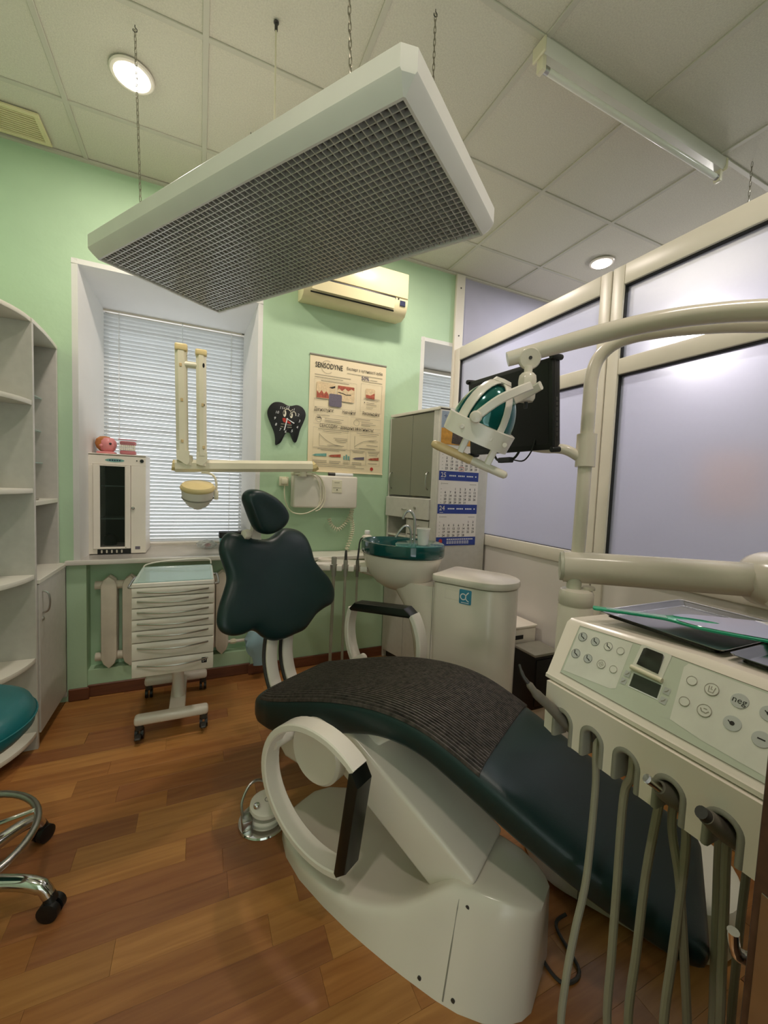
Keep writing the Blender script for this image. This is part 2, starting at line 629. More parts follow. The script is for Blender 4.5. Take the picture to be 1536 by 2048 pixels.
# ceiling: slab, T-bar grid and mineral-fibre tiles
ceiling = struct('ceiling', box(X0 - .1, X1 + .1, Y0 - .1, 3.6, CEIL + 0.02, CEIL + 0.10), m_white_wall)
GX = [-1.195 + 0.6 * i for i in range(-1, 11)]
GY = [3.096 - 0.6 * j for j in range(-1, 8)]
tile_cache = {}
for i in range(len(GX) - 1):
    for j in range(len(GY) - 1):
        a, b = max(GX[i] + .011, X0), min(GX[i + 1] - .011, X1)
        c, d = max(GY[j + 1] + .011, Y0), min(GY[j] - .011, WALL_Y)
        if b - a < .02 or d - c < .02:
            continue
        k = (round(b - a, 3), round(d - c, 3))
        if k not in tile_cache:
            bm = box(-k[0] / 2, k[0] / 2, -k[1] / 2, k[1] / 2, 0, 0.012, 0.002, 1)
            me = bpy.data.meshes.new('ceiling_tile')
            bm.to_mesh(me); bm.free()
            me.materials.append(m_tile)
            tile_cache[k] = me
        o = bpy.data.objects.new('ceiling_tile', tile_cache[k])
        o.location = ((a + b) / 2, (c + d) / 2, CEIL + 0.0055)
        o.parent = ceiling
        COL.objects.link(o)
for x in GX:
    if X0 < x < X1:
        obj('ceiling_bar', box(x - .012, x + .012, Y0, WALL_Y, CEIL - .001, CEIL + .02, .002, 1), m_tbar, ceiling)
for y in GY:
    if Y0 < y < WALL_Y:
        obj('ceiling_bar', box(X0, X1, y - .012, y + .012, CEIL - .0005, CEIL + .02, .002, 1), m_tbar, ceiling)
obj('edge_bar', box(X0, X1, WALL_Y - .02, WALL_Y, CEIL - .012, CEIL + .002), m_tbar, ceiling)

# back wall with two splayed window recesses and a radiator niche
def quad(bm, *p):
    return bm.faces.new([bm.verts.new(q) for q in p])
SILL = 0.855
R1 = (-0.670, 0.376, 2.575)          # recess 1: x0, x1, top (at the wall face)
W1 = (-0.630, 0.325, 2.505)          # the same at the window plane
R2 = (1.592, 2.640, 2.562)
W2 = (1.780, 2.560, 2.500)
WIN_Y = 3.40
NICHE = (-0.610, 0.336)
def wall_piece(name, xs, mat, holes, par=None):
    bm = bmesh.new()
    for (a, b) in zip(xs[:-1], xs[1:]):
        zs = [0, SILL - .03, 9, CEIL + .02]
        hole = [h for h in holes if h[0] - 1e-4 <= a and b <= h[1] + 1e-4]
        if not hole:
            box(a, b, WALL_Y, WALL_Y + .6, 0, CEIL + .02, bm=bm)
        else:
            h = hole[0]
            box(a, b, WALL_Y, WALL_Y + .6, h[2], CEIL + .02, bm=bm)
            lowy = WALL_Y + (.10 if NICHE[0] - 1e-4 <= a and b <= NICHE[1] + 1e-4 else 0)
            box(a, b, lowy, WALL_Y + .6, 0, SILL - .03, bm=bm)
            if lowy > WALL_Y:
                box(a, b, WALL_Y + .025, lowy + .01, 0, .165, bm=bm)
    if par:
        return obj(name, bm, mat, par)
    return struct(name, bm, mat)
wall_back = wall_piece('wall_back', [X0 - .1, R1[0], NICHE[0], NICHE[1], R1[1], R2[0], PART_X], m_green, [R1, R2])
wall_far = wall_piece('wall_next_room', [PART_X, R2[1], X1 + .1], m_lav, [R2])
def reveal(R, W, par):
    for nm, q in (('reveal', ((R[0], WALL_Y, SILL - .03), (W[0], WIN_Y, SILL - .03), (W[0], WIN_Y, W[2]), (R[0], WALL_Y, R[2]))),
                  ('reveal', ((R[1], WALL_Y, SILL - .03), (R[1], WALL_Y, R[2]), (W[1], WIN_Y, W[2]), (W[1], WIN_Y, SILL - .03))),
                  ('reveal', ((R[0], WALL_Y, R[2]), (W[0], WIN_Y, W[2]), (W[1], WIN_Y, W[2]), (R[1], WALL_Y, R[2])))):
        bm = bmesh.new()
        f = quad(bm, *q)
        f.normal_update()
        bmesh.ops.solidify(bm, geom=[f], thickness=-0.03)
        fix(bm)
        obj(nm, bm, m_white_wall, par)
reveal(R1, W1, wall_back)
reveal(R2, W2, wall_far)
wall_left = struct('wall_left', box(X0 - .12, X0, Y0 - .1, 3.5, 0, CEIL + .02), m_green)
wall_right = struct('wall_right', box(X1, X1 + .12, Y0 - .1, 3.5, 0, CEIL + .02), m_lav)
# front wall behind the camera, with the doorway the photograph is taken from
wf = box(X0 - .1, -.50, Y0 - .12, Y0, 0, CEIL + .02)
box(.50, X1 + .1, Y0 - .12, Y0, 0, CEIL + .02, bm=wf)
box(-.50, .50, Y0 - .12, Y0, 2.1, CEIL + .02, bm=wf)
wall_front = struct('wall_front', wf, m_green)
struct('wall_corridor', box(-1.2, 1.2, Y0 - 1.6, Y0 - 1.5, 0, CEIL + .02), m_white_wall)

# windows behind the blinds
def window(name, W):
    w = struct_root(name, (W[0], WIN_Y, SILL))
    a, b, z0, z1 = W[0] - .04, W[1] + .04, SILL - .03, W[2] + .04
    y0, y1 = WIN_Y, WIN_Y + .06
    for r_ in ((a, a + .08, z0, z1), (b - .08, b, z0, z1)):
        obj('frame_stile', box(r_[0], r_[1], y0, y1, r_[2], r_[3], .004, 1), m_pvc, w)
    obj('frame_rail', box(a + .08, b - .08, y0, y1, z0, z0 + .08, .004, 1), m_pvc, w)
    obj('frame_rail', box(a + .08, b - .08, y0, y1, z1 - .08, z1, .004, 1), m_pvc, w)
    for p, q in ((a + .08, b - .08),):
        obj('pane', box(p, q, y0 + .02, y0 + .026, z0 + .08, z1 - .08), m_glass, w)
window('window_1', W1)
window('window_2', W2)

# sill
sill_bm = prism([(R1[0] - .035, WALL_Y - .035), (R1[1] + .03, WALL_Y - .035), (R1[1] + .03, WALL_Y), (R1[1] - .002, WALL_Y), (W1[1] - .002, WIN_Y), (W1[0] + .002, WIN_Y), (R1[0] + .002, WALL_Y), (R1[0] - .035, WALL_Y)], .028,
                Matrix.Translation((0, 0, SILL - .028)), bev=.004)
struct('trim_1', sill_bm, m_stone)
sill2 = prism([(R2[0] - .02, WALL_Y - .02), (R2[1] + .02, WALL_Y - .02), (R2[1] + .02, WALL_Y), (W2[1] - .002, WIN_Y), (W2[0] + .002, WIN_Y), (R2[0] - .02, WALL_Y)], .028, Matrix.Translation((0, 0, SILL - .028)), bev=.004)
struct('trim_2', sill2, m_stone)

# skirting
def skirt(a, b, y, z=.075):
    return box(a, b, y - .014, y, 0.0, z, .004, 1)
base_b = struct('baseboard_back', skirt(-.70, NICHE[0] + .012, WALL_Y), m_skirt)
obj('skirting_run', skirt(NICHE[0], NICHE[1], WALL_Y + .025), m_skirt, base_b)
obj('skirting_run', skirt(NICHE[1] - .012, 1.36, WALL_Y), m_skirt, base_b)

# glazed PVC partition along X = PART_X
PT = 0.035
part = struct_root('wall_partition', (PART_X, 1.4, 0))
PX0, PX1 = PART_X, PART_X + 2 * PT
MULL = [(2.862, 2.80), (1.535, 1.472), (1.466, 1.402), (0.02, -0.04), (-0.04, -0.10)]
def pbox(y0, y1, z0, z1, nm, mat, x0=PX0, x1=PX1, bev=.006):
    return obj(nm, box(x0, x1, min(y0, y1), max(y0, y1), z0, z1, bev, 2), mat, part)
ZS = (0.962, 1.040, 1.965, 2.045, 2.405, 2.505)
for (a, b) in MULL:
    pbox(a, b, 0.0, ZS[5], 'mullion', m_pvc)
pbox(1.472, 1.466, 0, ZS[5] - .004, 'joint_strip', m_grey, PX0 + .008, PX1 - .008, .001)
for (a, b) in ((2.80, 1.535), (1.402, .02), (-.10, Y0)):
    pbox(a, b, ZS[4], ZS[5], 'top_rail', m_pvc)
    pbox(a, b, ZS[2], ZS[3], 'middle_rail', m_pvc)
    pbox(a, b, ZS[0], ZS[1], 'sill_rail', m_pvc)
    pbox(a, b, 0.0, .08, 'bottom_rail', m_pvc)
    for (z0, z1) in ((ZS[1], ZS[2]), (ZS[3], ZS[4])):
        gk = bmesh.new()
        hi, lo = max(a, b), min(a, b)
        for q in ((hi - .0035, hi, z0, z1), (lo, lo + .003, z0, z1), (lo + .003, hi - .0035, z0, z0 + .002), (lo + .003, hi - .0035, z1 - .005, z1)):
            box(PX0 + .012, PX1 - .012, q[0], q[1], q[2], q[3], bm=gk)
        obj('gasket', gk, m_gasket, part)
        pn = bmesh.new()
        pn.faces.new([pn.verts.new(q) for q in ((PX0 + .032, hi - .002, z0 + .002), (PX0 + .032, lo + .002, z0 + .002), (PX0 + .032, lo + .002, z1 - .002), (PX0 + .032, hi - .002, z1 - .002))])
        obj('pane', pn, m_frost, part)
    pbox(a, b, .08, ZS[0], 'lower_panel', m_panel, PX0 + .012, PX1 - .012, 0)
# white upright where the partition meets the wall, going up to the ceiling
obj('wall_post', box(PX0 - .015, PX0 + .068, 2.862, WALL_Y, 0, CEIL - .006, .004, 1), m_pvc, part)
scr = bmesh.new()
for z in (3.0, 2.62):
    lathe([(.006, 0), (.006, .003), (.002, .004)], 10, frame_matrix((PX0 + .026, 2.862, z), (1, 0, 0), (0, 0, 1), (0, -1, 0)), scr)
obj('screw', scr, m_darkgrey, part)

# open door at the right, brown, seen edge on
dr = struct_root('door_1', (.545, .185, 0))
dd = Vector((.97, -.243, 0)).normalized()
dn = Vector((.243, .97, 0)).normalized()
DM = frame_matrix((.531, .194, 0), dd, dn, (0, 0, 1))
obj('door_leaf', box(0, .80, -.04, 0, .01, 2.02, .002, 1, M=DM), m_door, dr)
for (a, b) in ((.12, .80), (1.08, 1.9)):
    obj('door_moulding', box(.12, .68, -.046, -.039, a, b, .004, 1, M=DM), m_door, dr)
hb = lathe([(.0, 0), (.022, 0), (.022, .004), (.012, .008), (.0, .008)], 20, DM @ frame_matrix((.065, -.0005, .820), (1, 0, 0), (0, 0, -1), (0, 1, 0)))
hd = obj('handle', hb, m_black, dr)
lev = tube([DM @ Vector(p) for p in catmull([(.065, .004, .820), (.065, .024, .820), (.060, .033, .820), (.050, .036, .823), (.040, .036, .831), (.033, .035, .845), (.029, .034, .862)], 4)], [.008] * 8 + [.0075] * 9 + [.006] * 8, 12)
obj('lever', lev, m_chrome, hd)
lk = lathe([(.0, 0), (.016, 0), (.016, .003), (.010, .005), (.0, .005)], 18, DM @ frame_matrix((.065, -.0005, .745), (1, 0, 0), (0, 0, -1), (0, 1, 0)))
obj('lock', lk, m_chrome, dr)
obj('strike_plate', box(-.0012, .001, -.031, -.009, .79, .96, .0003, 1, M=DM), m_steel, dr)

# ================================================================== LAMPS
def downlight(x, y, label, power, color):
    t = thing('downlight', label, 'downlight', (x, y, CEIL), 'recessed ceiling downlights')
    obj('trim_ring', lathe([(.066, 0), (.086, 0), (.087, -.004), (.082, -.009), (.070, -.011), (.066, -.008)], 40, Matrix.Translation((x, y, CEIL - .0005))), m_white, t)
    obj('diffuser', lathe([(.0, -.002), (.066, -.002), (.066, -.010), (.058, -.018), (.035, -.023), (.0, -.025)], 32, Matrix.Translation((x, y, CEIL - .0005))), m_emit, t)
    ld = bpy.data.lights.new('downlight_light', 'AREA')
    ld.shape = 'DISK'
    ld.size = .14
    ld.energy = power
    ld.color = color
    lo = bpy.data.objects.new('downlight_light', ld)
    COL.objects.link(lo)
    lo.location = (0, 0, -.030)
    lo.parent = t
    return t
downlight(-.286, 2.20, 'round lit downlight in the ceiling at the upper left, beside a hanging chain', LAMP_POWER, LAMP_COLOR)
downlight(1.215, 2.20, 'round lit downlight hidden above the hanging louvred lamp', LAMP_POWER, LAMP_COLOR)
downlight(2.744, 2.22, 'round lit downlight in the ceiling just beyond the glazed partition', LAMP_POWER_NEXT, LAMP_COLOR_NEXT)
downlight(-.286, .20, 'added unseen downlight behind the camera, filling the front from the door side left', LAMP_POWER * .78, LAMP_COLOR)  # invented fill light for the front of the room, out of view
downlight(1.215, .20, 'added unseen downlight above the instrument console, filling the front', LAMP_POWER * .78, LAMP_COLOR)  # second invented fill light for the front, out of view
downlight(2.744, .70, 'added unseen downlight of the next room near the door end, lighting the frosted glass', LAMP_POWER_NEXT, LAMP_COLOR_NEXT)  # unseen, added so more light comes through the frosted panes

pg_ = thing('added_globe', 'glowing globe added in the next room to make the bright blur in the frosted glass', 'lamp', (4.0, 2.0, 2.53))  # added glowing ball, makes the hot spot in the frosted panes
obj('globe', lathe([(0, -.11), (.05, -.098), (.095, -.055), (.11, 0), (.095, .055), (.05, .098), (0, .11)], 28, Matrix.Translation((4.0, 2.0, 2.64))), mk('globe_glow', 'fffaf2', .4, var=0.0, emit=62.0), pg_)
obj('stem', tube([(4.0, 2.0, 2.74), (4.0, 2.0, CEIL)], .008, 8), m_chrome, pg_)
solo('added_peach_panel', box(X1 - .02, X1 - .002, 1.60, 2.05, 1.25, 1.75, .004, 1), mk('peach_tint', 'cfa596', .6, var=.1), 'peach coloured panel added in the next room to tint the frosted glass', 'picture', (X1 - .01, 1.9, 1.15))  # added coloured board, gives the panes their pinkish blur

# ceiling vent
vt = thing('ceiling_vent', 'yellowed square vent grille in the ceiling corner above the shelves', 'vent', (-.85, 2.74, CEIL))
vb = bmesh.new()
for q in ((-.975, -.735, 2.635, 2.655), (-.975, -.735, 2.825, 2.845), (-.975, -.95, 2.655, 2.825), (-.76, -.735, 2.655, 2.825)):
    box(q[0], q[1], q[2], q[3], CEIL - .014, CEIL, .003, 1, bm=vb)
obj('grille_frame', vb, m_ac, vt)
sl = obj('slat', box(-.95, -.76, 2.662, 2.668, CEIL - .010, CEIL - .002), m_ac, vt)
for k in range(1, 11):
    dup(sl, vt, (0, .0155 * k, 0))
obj('backing', box(-.95, -.76, 2.655, 2.825, CEIL - .003, CEIL), m_ink_grey, vt)

# unlit fluorescent batten
tb = thing('fluorescent_batten', 'unlit white fluorescent batten lamp fixed to the ceiling tiles', 'lamp', (1.82, 1.31, CEIL))
prof = [(-.028, 0), (.028, 0), (.028, -.03), (.018, -.052), (-.018, -.052), (-.028, -.03)]
obj('housing', prism(prof, 1.25, frame_matrix((1.195, 1.31, CEIL - .002), (0, 1, 0), (0, 0, 1), (1, 0, 0)), bev=.003), m_lampbody, tb)
for x in (1.190, 2.445):
    e = box(x - .006, x + .006, 1.276, 1.344, CEIL - .060, CEIL - .002, .004, 1)
    ec = obj('end_cap', e, m_cream, tb)
    xs = x + (.014 if x < 2 else -.014)
    s_ = box(xs - .011, xs + .011, 1.293, 1.327, CEIL - .108, CEIL - .05, .005, 2)
    obj('lamp_holder', s_, m_cream, ec)
obj('tube', tube([(1.222, 1.31, CEIL - .088), (2.413, 1.31, CEIL - .088)], .013, 16), m_tubeglass, tb)
for x in (1.216, 2.405):
    obj('tube_cap', tube([(x, 1.31, CEIL - .088), (x + .022, 1.31, CEIL - .088)], .0137, 16), m_steel, tb)

# hanging louvred lamp on chains
LH = 2.225                                   # underside height
LE = Vector((.560, -.8285, 0)).normalized()  # long axis
LN = Vector((.8285, .560, 0)).normalized()
LO = Vector((-.372, 2.022, 0))               # corner of the louvre field
LL, LW = 1.39, .545
def LP(e, n, z):
    return LO + LE * e + LN * n + Vector((0, 0, z))
lamp = thing('hanging_lamp', 'large white louvred lamp hanging on chains under the ceiling', 'lamp', LP(LL / 2, LW / 2, LH))
LM = frame_matrix(LO, LE, LN, (0, 0, 1))
def ring_loft(levels):
    bm = bmesh.new()
    rings = []
    for (g, c, z) in levels:      # grow, corner cut, height
        a0, a1, b0, b1 = -g, LL + g, -g, LW + g
        rings.append([LM @ Vector((x, y, z)) for x, y in ((a0 + c, b0), (a1 - c, b0), (a1, b0 + c), (a1, b1 - c), (a1 - c, b1), (a0 + c, b1), (a0, b1 - c), (a0, b0 + c))])
    grid_faces(bm, rings, True, False, False)
    return fix(bm)
levels = [(.0, .001, LH + .03), (.0, .001, LH), (.008, .004, LH - .001), (.036, .022, LH + .026), (.040, .028, LH + .032), (.040, .028, LH + .080), (.037, .027, LH + .084), (.0, .01, LH + .086)]
fr = obj('lamp_frame', ring_loft(levels), m_lampbody, lamp, ang=18)
obj('top_plate', box(-.02, LL + .02, -.02, LW + .02, LH + .078, LH + .0855, M=LM), m_lampbody, lamp)
obj('reflector', box(0, LL, 0, LW, LH + .035, LH + .038, M=LM), m_inside, lamp)
nL, nW = 65, 25
sL = obj('louvre_blade', box(0, LL, -.0015, .0015, LH + .004, LH + .020, M=LM), m_louvre, lamp)
sL.location = LN * (LW / nW)
for k in range(2, nW):
    c = dup(sL, lamp, (0, 0, 0)); c.location = LN * (LW / nW * k)
sW = obj('louvre_crossblade', box(-.0015, .0015, 0, LW, LH + .0042, LH + .0198, M=LM), m_louvre, lamp)
sW.location = LE * (LL / nL)
for k in range(2, nL):
    c = dup(sW, lamp, (0, 0, 0)); c.location = LE * (LL / nL * k)
def chain_bm(p0, p1, pitch=.024, w=.0042, r=.0013):
    p0, p1 = Vector(p0), Vector(p1)
    d = (p1 - p0)
    n = int(d.length / pitch)
    d.normalize()
    a = d.orthogonal().normalized()
    b = d.cross(a)
    bm = bmesh.new()
    for k in range(n):
        c = p0 + d * (pitch * (k + .5))
        side = a if k % 2 else b
        h = pitch * .64
        ring = [c + d * (h * s_ * cc) + side * (w * t_) for s_, cc, t_ in ((1, .55, .9), (1, 1, .45), (1, 1, -.45), (1, .55, -.9), (-1, .55, -.9), (-1, 1, -.45), (-1, 1, .45), (-1, .55, .9))]
        tube(ring, r, 5, closed=True, bm=bm)
    return bm
for k, (e, n_, top) in enumerate(((.19, .06, (-.247, 1.967)), (1.20, .06, (.340, 1.16)), (.19, LW - .02, (.217, 2.265)), (1.20, LW - .02, (.770, 1.40)))):
    b = LP(e, n_, LH + .086)
    tpt = Vector((top[0], top[1], CEIL - .018))
    ch = obj('chain', chain_bm(tpt, b), m_chain, lamp)
    hk = tube([tpt + Vector(q) for q in ((0, 0, .018), (0, 0, .010), (.007, 0, .004), (.007, 0, -.004), (0, 0, -.008), (-.007, 0, -.004), (-.006, 0, .002))], .0016, 6)
    obj('hook', hk, m_darkgrey, ch)
    obj('eyelet', tube([b + LN * (.006 * math.cos(a)) + Vector((0, 0, .004 + .006 * math.sin(a))) for a in [2 * PI * i / 10 for i in range(10)]], .0014, 6, closed=True), m_chain, ch)
wc = thing('lamp_wire', 'thin pale wire dropping from a ceiling hole to the hanging lamp', 'cable', (.249, 1.708, CEIL))
obj('wire', tube([(.249, 1.708, CEIL + .002), (.2485, 1.708, CEIL - .05), (.250, 1.706, CEIL - .3), (.252, 1.70, LH + .090)], .0035, 8), m_cream, wc)
obj('hole_collar', lathe([(.0, .001), (.010, .001), (.010, -.003), (.006, -.004), (.006, -.03), (.0, -.03)], 12, Matrix.Translation((.249, 1.708, CEIL))), m_darkgrey, wc)
ch2 = thing('ceiling_chain', 'short loose chain hanging from the ceiling above the partition at the right edge', 'chain', (2.59, 1.24, CEIL))
obj('chain_links', chain_bm((2.59, 1.24, CEIL), (2.59, 1.24, 2.72)), m_chain, ch2)
# ================================================================== LEFT SIDE: cabinet and shelves
FX = -.705
cab = thing('wall_cabinet', 'beige tall cabinet with closed lower door and open glass-shelf niche beside the window', 'cabinet', (-.92, 2.65, 0))
lam = m_laminate
obj('side_panel', box(X0 + .004, FX - .03, 2.864, 2.884, .84, 2.06, .0015, 1), lam, cab)
obj('side_panel', box(X0 + .004, FX, 2.866, 2.884, .04, .82, .0015, 1), lam, cab)
obj('divider_panel', box(X0 + .004, FX - .006, 2.422, 2.442, .0, 2.05, .0015, 1), lam, cab)
obj('back_panel', box(X0 + .004, X0 + .012, 2.442, 2.864, .06, 2.05), lam, cab)
obj('worktop', box(X0 + .012, FX + .004, 2.442, 2.884, .82, .842, .002, 1), m_laminate_edge, cab)
obj('bottom_board', box(X0 + .012, FX - .02, 2.442, 2.866, .06, .08, .001, 1), lam, cab)
obj('plinth', box(X0 + .03, FX - .05, 2.442, 2.866, .0, .06, .001, 1), m_darkgrey, cab)
obj('shelf', box(X0 + .012, FX - .03, 2.442, 2.864, 1.195, 1.217, .0015, 1), m_laminate_edge, cab)
cd_ = obj('door', box(FX - .018, FX, 2.447, 2.880, .07, .817, .0015, 1), lam, cab)
hp = [(FX, 2.49, .775), (FX + .022, 2.49, .765), (FX + .030, 2.49, .72), (FX + .022, 2.49, .675), (FX, 2.49, .665)]
obj('handle', tube(catmull(hp, 4), .0045, 8), m_steel, cd_)
obj('lock', lathe([(0, 0), (.009, 0), (.009, .006), (.004, .008), (0, .008)], 14, frame_matrix((FX, 2.49, .635), (0, 1, 0), (0, 0, 1), (1, 0, 0))), m_steel, cd_)
for z, x1 in ((1.764, -.80), (1.585, -.805), (1.41, -.80)):
    obj('glass_shelf', box(X0 + .014, x1, 2.444, 2.862, z, z + .006, .001, 1), m_tint_glass, cab)
    pg = bmesh.new()
    for yy_ in (2.449, 2.858):
        for xx_ in (-1.05, -.84):
            box(xx_ - .006, xx_ + .006, yy_ - .007, yy_ + .005, z - .010, z - .0005, .002, 1, bm=pg)
    obj('shelf_support', pg, m_steel, cab)
tp = [(X0 + .004, 2.884), (FX - .03, 2.884), (FX - .018, 2.75), (FX - .008, 2.6), (FX - .006, 2.45), (FX - .006, 2.422), (X0 + .004, 2.422)]
obj('top_board', prism(tp, .02, Matrix.Translation((0, 0, 2.05)), bev=.001), m_laminate_edge, cab)
# a small clear packet on the fixed shelf
pk = bmesh.new()
box(-.90, -.80, 2.53, 2.60, 1.2172, 1.232, .006, 2, bm=pk)
solo('clear_packet', pk, m_plastic_clear, 'small clear packet lying on the lower cabinet shelf', 'packet', (-.85, 2.565, 1.217))
dk = lathe([(0, 0), (.035, 0), (.038, .006), (.036, .010), (0, .010)], 20, Matrix.Translation((-.80, 2.66, 1.2172)))
solo('small_dish', dk, m_grey, 'small grey dish on the lower cabinet shelf beside the packet', 'dish', (-.80, 2.66, 1.217))

es = thing('corner_shelf', 'beige open end shelf with quarter-round boards at the left edge', 'shelf', (-1.0, 2.25, 0))
def qboard(z, th, r=.405):
    pts = [(X0 + .004, 2.421)] + [(X0 + .004 + r * 1.04 * math.cos(a), 2.421 - r * 1.05 * math.sin(a)) for a in [PI / 2 * k / 14 for k in range(15)]]
    return prism(pts, th, Matrix.Translation((0, 0, z)), bev=.0015)
for z in (.07, .44, .85, 1.262, 1.672):
    obj('shelf_board', qboard(z, .022), m_laminate_edge, es)
obj('top_board', qboard(2.05, .02), m_laminate_edge, es)
obj('wall_panel', box(X0 + .001, X0 + .004, 2.0, 2.42, .05, 2.05), lam, es)
obj('foot', box(X0 + .02, X0 + .26, 2.36, 2.42, 0, .07), lam, es)

# ------------------------------------------------------------------ blinds
def blind(name, x0, x1, ytop, ztop, zbot, label):
    t = thing(name, label, 'blind', ((x0 + x1) / 2, ytop, zbot), 'white venetian blinds')
    obj('head_rail', box(x0, x1, ytop - .014, ytop + .014, ztop - .028, ztop, .002, 1), m_white2, t)
    obj('rail_end', box(x1 - .035, x1 - .008, ytop - .0155, ytop - .014, ztop - .022, ztop - .006), m_darkgrey, t)
    pitch = .0262
    n = int((ztop - .045 - zbot) / pitch)
    th = math.radians(-63)
    bm = bmesh.new()
    w = .0125
    prof = []
    for k in range(5):
        a = -1 + k * .5
        prof.append((a * w, .0022 * (1 - a * a)))
    rings = []
    for X in (x0 + .004, x1 - .004):
        r_ = []
        for (p, q) in prof:
            yy_ = p * math.cos(th) - q * math.sin(th)
            zz_ = p * math.sin(th) + q * math.cos(th)
            r_.append(Vector((X, ytop + yy_, ztop - .05 + zz_)))
        rings.append(r_)
    grid_faces(bm, rings, False)
    bmesh.ops.solidify(bm, geom=list(bm.faces), thickness=.0006)
    fix(bm)
    s0 = obj('slat', bm, m_slat, t, ang=60)
    for k in range(1, n):
        dup(s0, t, (0, 0, -pitch * k))
    zb = ztop - .05 - pitch * n
    obj('bottom_rail', box(x0 + .004, x1 - .004, ytop - .012, ytop + .012, zb - .006, zb + .008, .002, 1), m_white2, t)
    for f in (.115, .885):
        X = x0 + (x1 - x0) * f
        lc = bmesh.new()
        for dy in (-.0125, .0125):
            tube([(X, ytop + dy, ztop - .03), (X, ytop + dy, zb)], .0018, 5, bm=lc)
        obj('ladder_cord', lc, m_cord, t)
    X = x0 + (x1 - x0) * .53
    obj('tilt_wand', tube([(X, ytop - .018, ztop - .02), (X + .002, ytop - .02, ztop - .9)], .0022, 6), m_plastic_clear, t)
    return t
blind('venetian_blind', -.622, .318, 3.365, 2.497, .872, 'white venetian blind filling the large window behind the x-ray arm')
blind('venetian_blind', 1.795, 2.55, 3.365, 2.470, .872, 'white venetian blind in the right window, partly hidden by the partition post')

# ------------------------------------------------------------------ radiator
rad = thing('radiator', 'cream cast-iron radiator in the niche under the window sill', 'radiator', (-.18, 2.94, 0))
def rad_section(x):
    bm = bmesh.new()
    prof = [(.0, .165), (.030, .195), (.042, .23), (.042, .69), (.030, .72), (.0, .745), (-.030, .72), (-.042, .69), (-.042, .23), (-.030, .195)]
    for y0, y1 in ((2.895, 2.925), (2.948, 2.978)):
        prism(prof, y1 - y0, frame_matrix((x, y1, 0), (1, 0, 0), (0, 0, 1), (0, -1, 0)), bm=bm, bev=.010)
    for z in (.235, .685):
        box(x - .03, x + .03, 2.92, 2.95, z - .03, z + .03, .008, 2, bm=bm)
    return bm
for k, x in enumerate((-.50, -.388, -.276, -.164, -.052, .060, .148)):
    obj('section', rad_section(x), m_radiator, rad)
for z in (.235, .685):
    obj('header_pipe', tube([(-.575, 2.937, z), (.19, 2.937, z)], .026, 16), m_radiator, rad)
pp = catmull([(.19, 2.937, .235), (.25, 2.937, .235), (.30, 2.94, .235), (.345, 2.94, .235)], 3)
obj('supply_pipe', tube(pp, .011, 10), m_white2, rad)
obj('valve', tube([(.205, 2.937, .235), (.222, 2.937, .235), (.232, 2.937, .235), (.245, 2.937, .235)], [.016, .019, .019, .013], 8), m_cream, rad)

# ------------------------------------------------------------------ instrument trolley
tr = thing('instrument_trolley', 'white drawer trolley on castors with bowed handles and glass top', 'trolley', (-.11, 2.52, 0))
TX0, TX1, TY = -.302, .076, 2.30
obj('body', box(TX0 + .006, TX1 - .006, TY + .018, 2.70, .345, .80, .004, 1), m_white, tr)
zs = [.800, .752, .700, .642, .584, .523, .434, .344]
zs = [.806, .757, .701, .643, .585, .523, .433, .343]
for k in range(7):
    d = obj('drawer', box(TX0, TX1, TY, TY + .018, zs[k + 1] + .0025, zs[k] - .0025, .003, 2), m_white, tr)
    z = zs[k] - (.020 if k < 5 else .026)
    arc = [(TX0 + .026 + (TX1 - TX0 - .055) * f, TY - .006 - .030 * math.sin(PI * f), z - .004 * math.sin(PI * f)) for f in [i / 14 for i in range(15)]]
    arc = [(arc[0][0], TY + .002, z)] + arc + [(arc[-1][0], TY + .002, z)]
    obj('handle', tube(arc, .0042, 8), m_steel, d)
top = bmesh.new()
for q in ((TX0, TX1, TY, TY + .012), (TX0, TX1, 2.69, 2.702), (TX0, TX0 + .012, TY + .0122, 2.6898), (TX1 - .012, TX1, TY + .0122, 2.6898)):
    box(q[0], q[1], q[2], q[3], .806, .828, .003, 1, bm=top)
obj('top_rim', top, m_white, tr)
obj('tray_floor', box(TX0 + .01, TX1 - .01, TY + .01, 2.692, .806, .812), m_tint_glass, tr)
obj('glass_plate', box(TX0 + .004, TX1 - .004, TY + .004, 2.698, .829, .834, .001, 1), m_tint_glass, tr)
obj('rear_guard', tube(catmull([(TX0 + .01, 2.694, .826), (TX0 + .02, 2.70, .845), (TX0 + .10, 2.70, .862), (TX1 - .10, 2.70, .872), (TX1 - .02, 2.70, .868), (TX1 - .008, 2.694, .84)], 4), .004, 8), m_white, tr)
for sx in (-1, 1):
    xx_ = TX0 if sx < 0 else TX1
    obj('push_handle', tube(catmull([(xx_, 2.38, .79), (xx_ + sx * .02, 2.38, .79), (xx_ + sx * .026, 2.42, .79), (xx_ + sx * .026, 2.58, .79), (xx_ + sx * .02, 2.62, .79), (xx_, 2.62, .79)], 4), .006, 8), m_steel, tr)
obj('column', tube([(-.095, 2.50, .10), (-.105, 2.50, .36)], .030, 18), m_white, tr)
xb = bmesh.new()
box(-.14, -.06, 2.32, 2.76, .085, .125, .01, 2, bm=xb)
obj('spine', xb, m_white, tr)
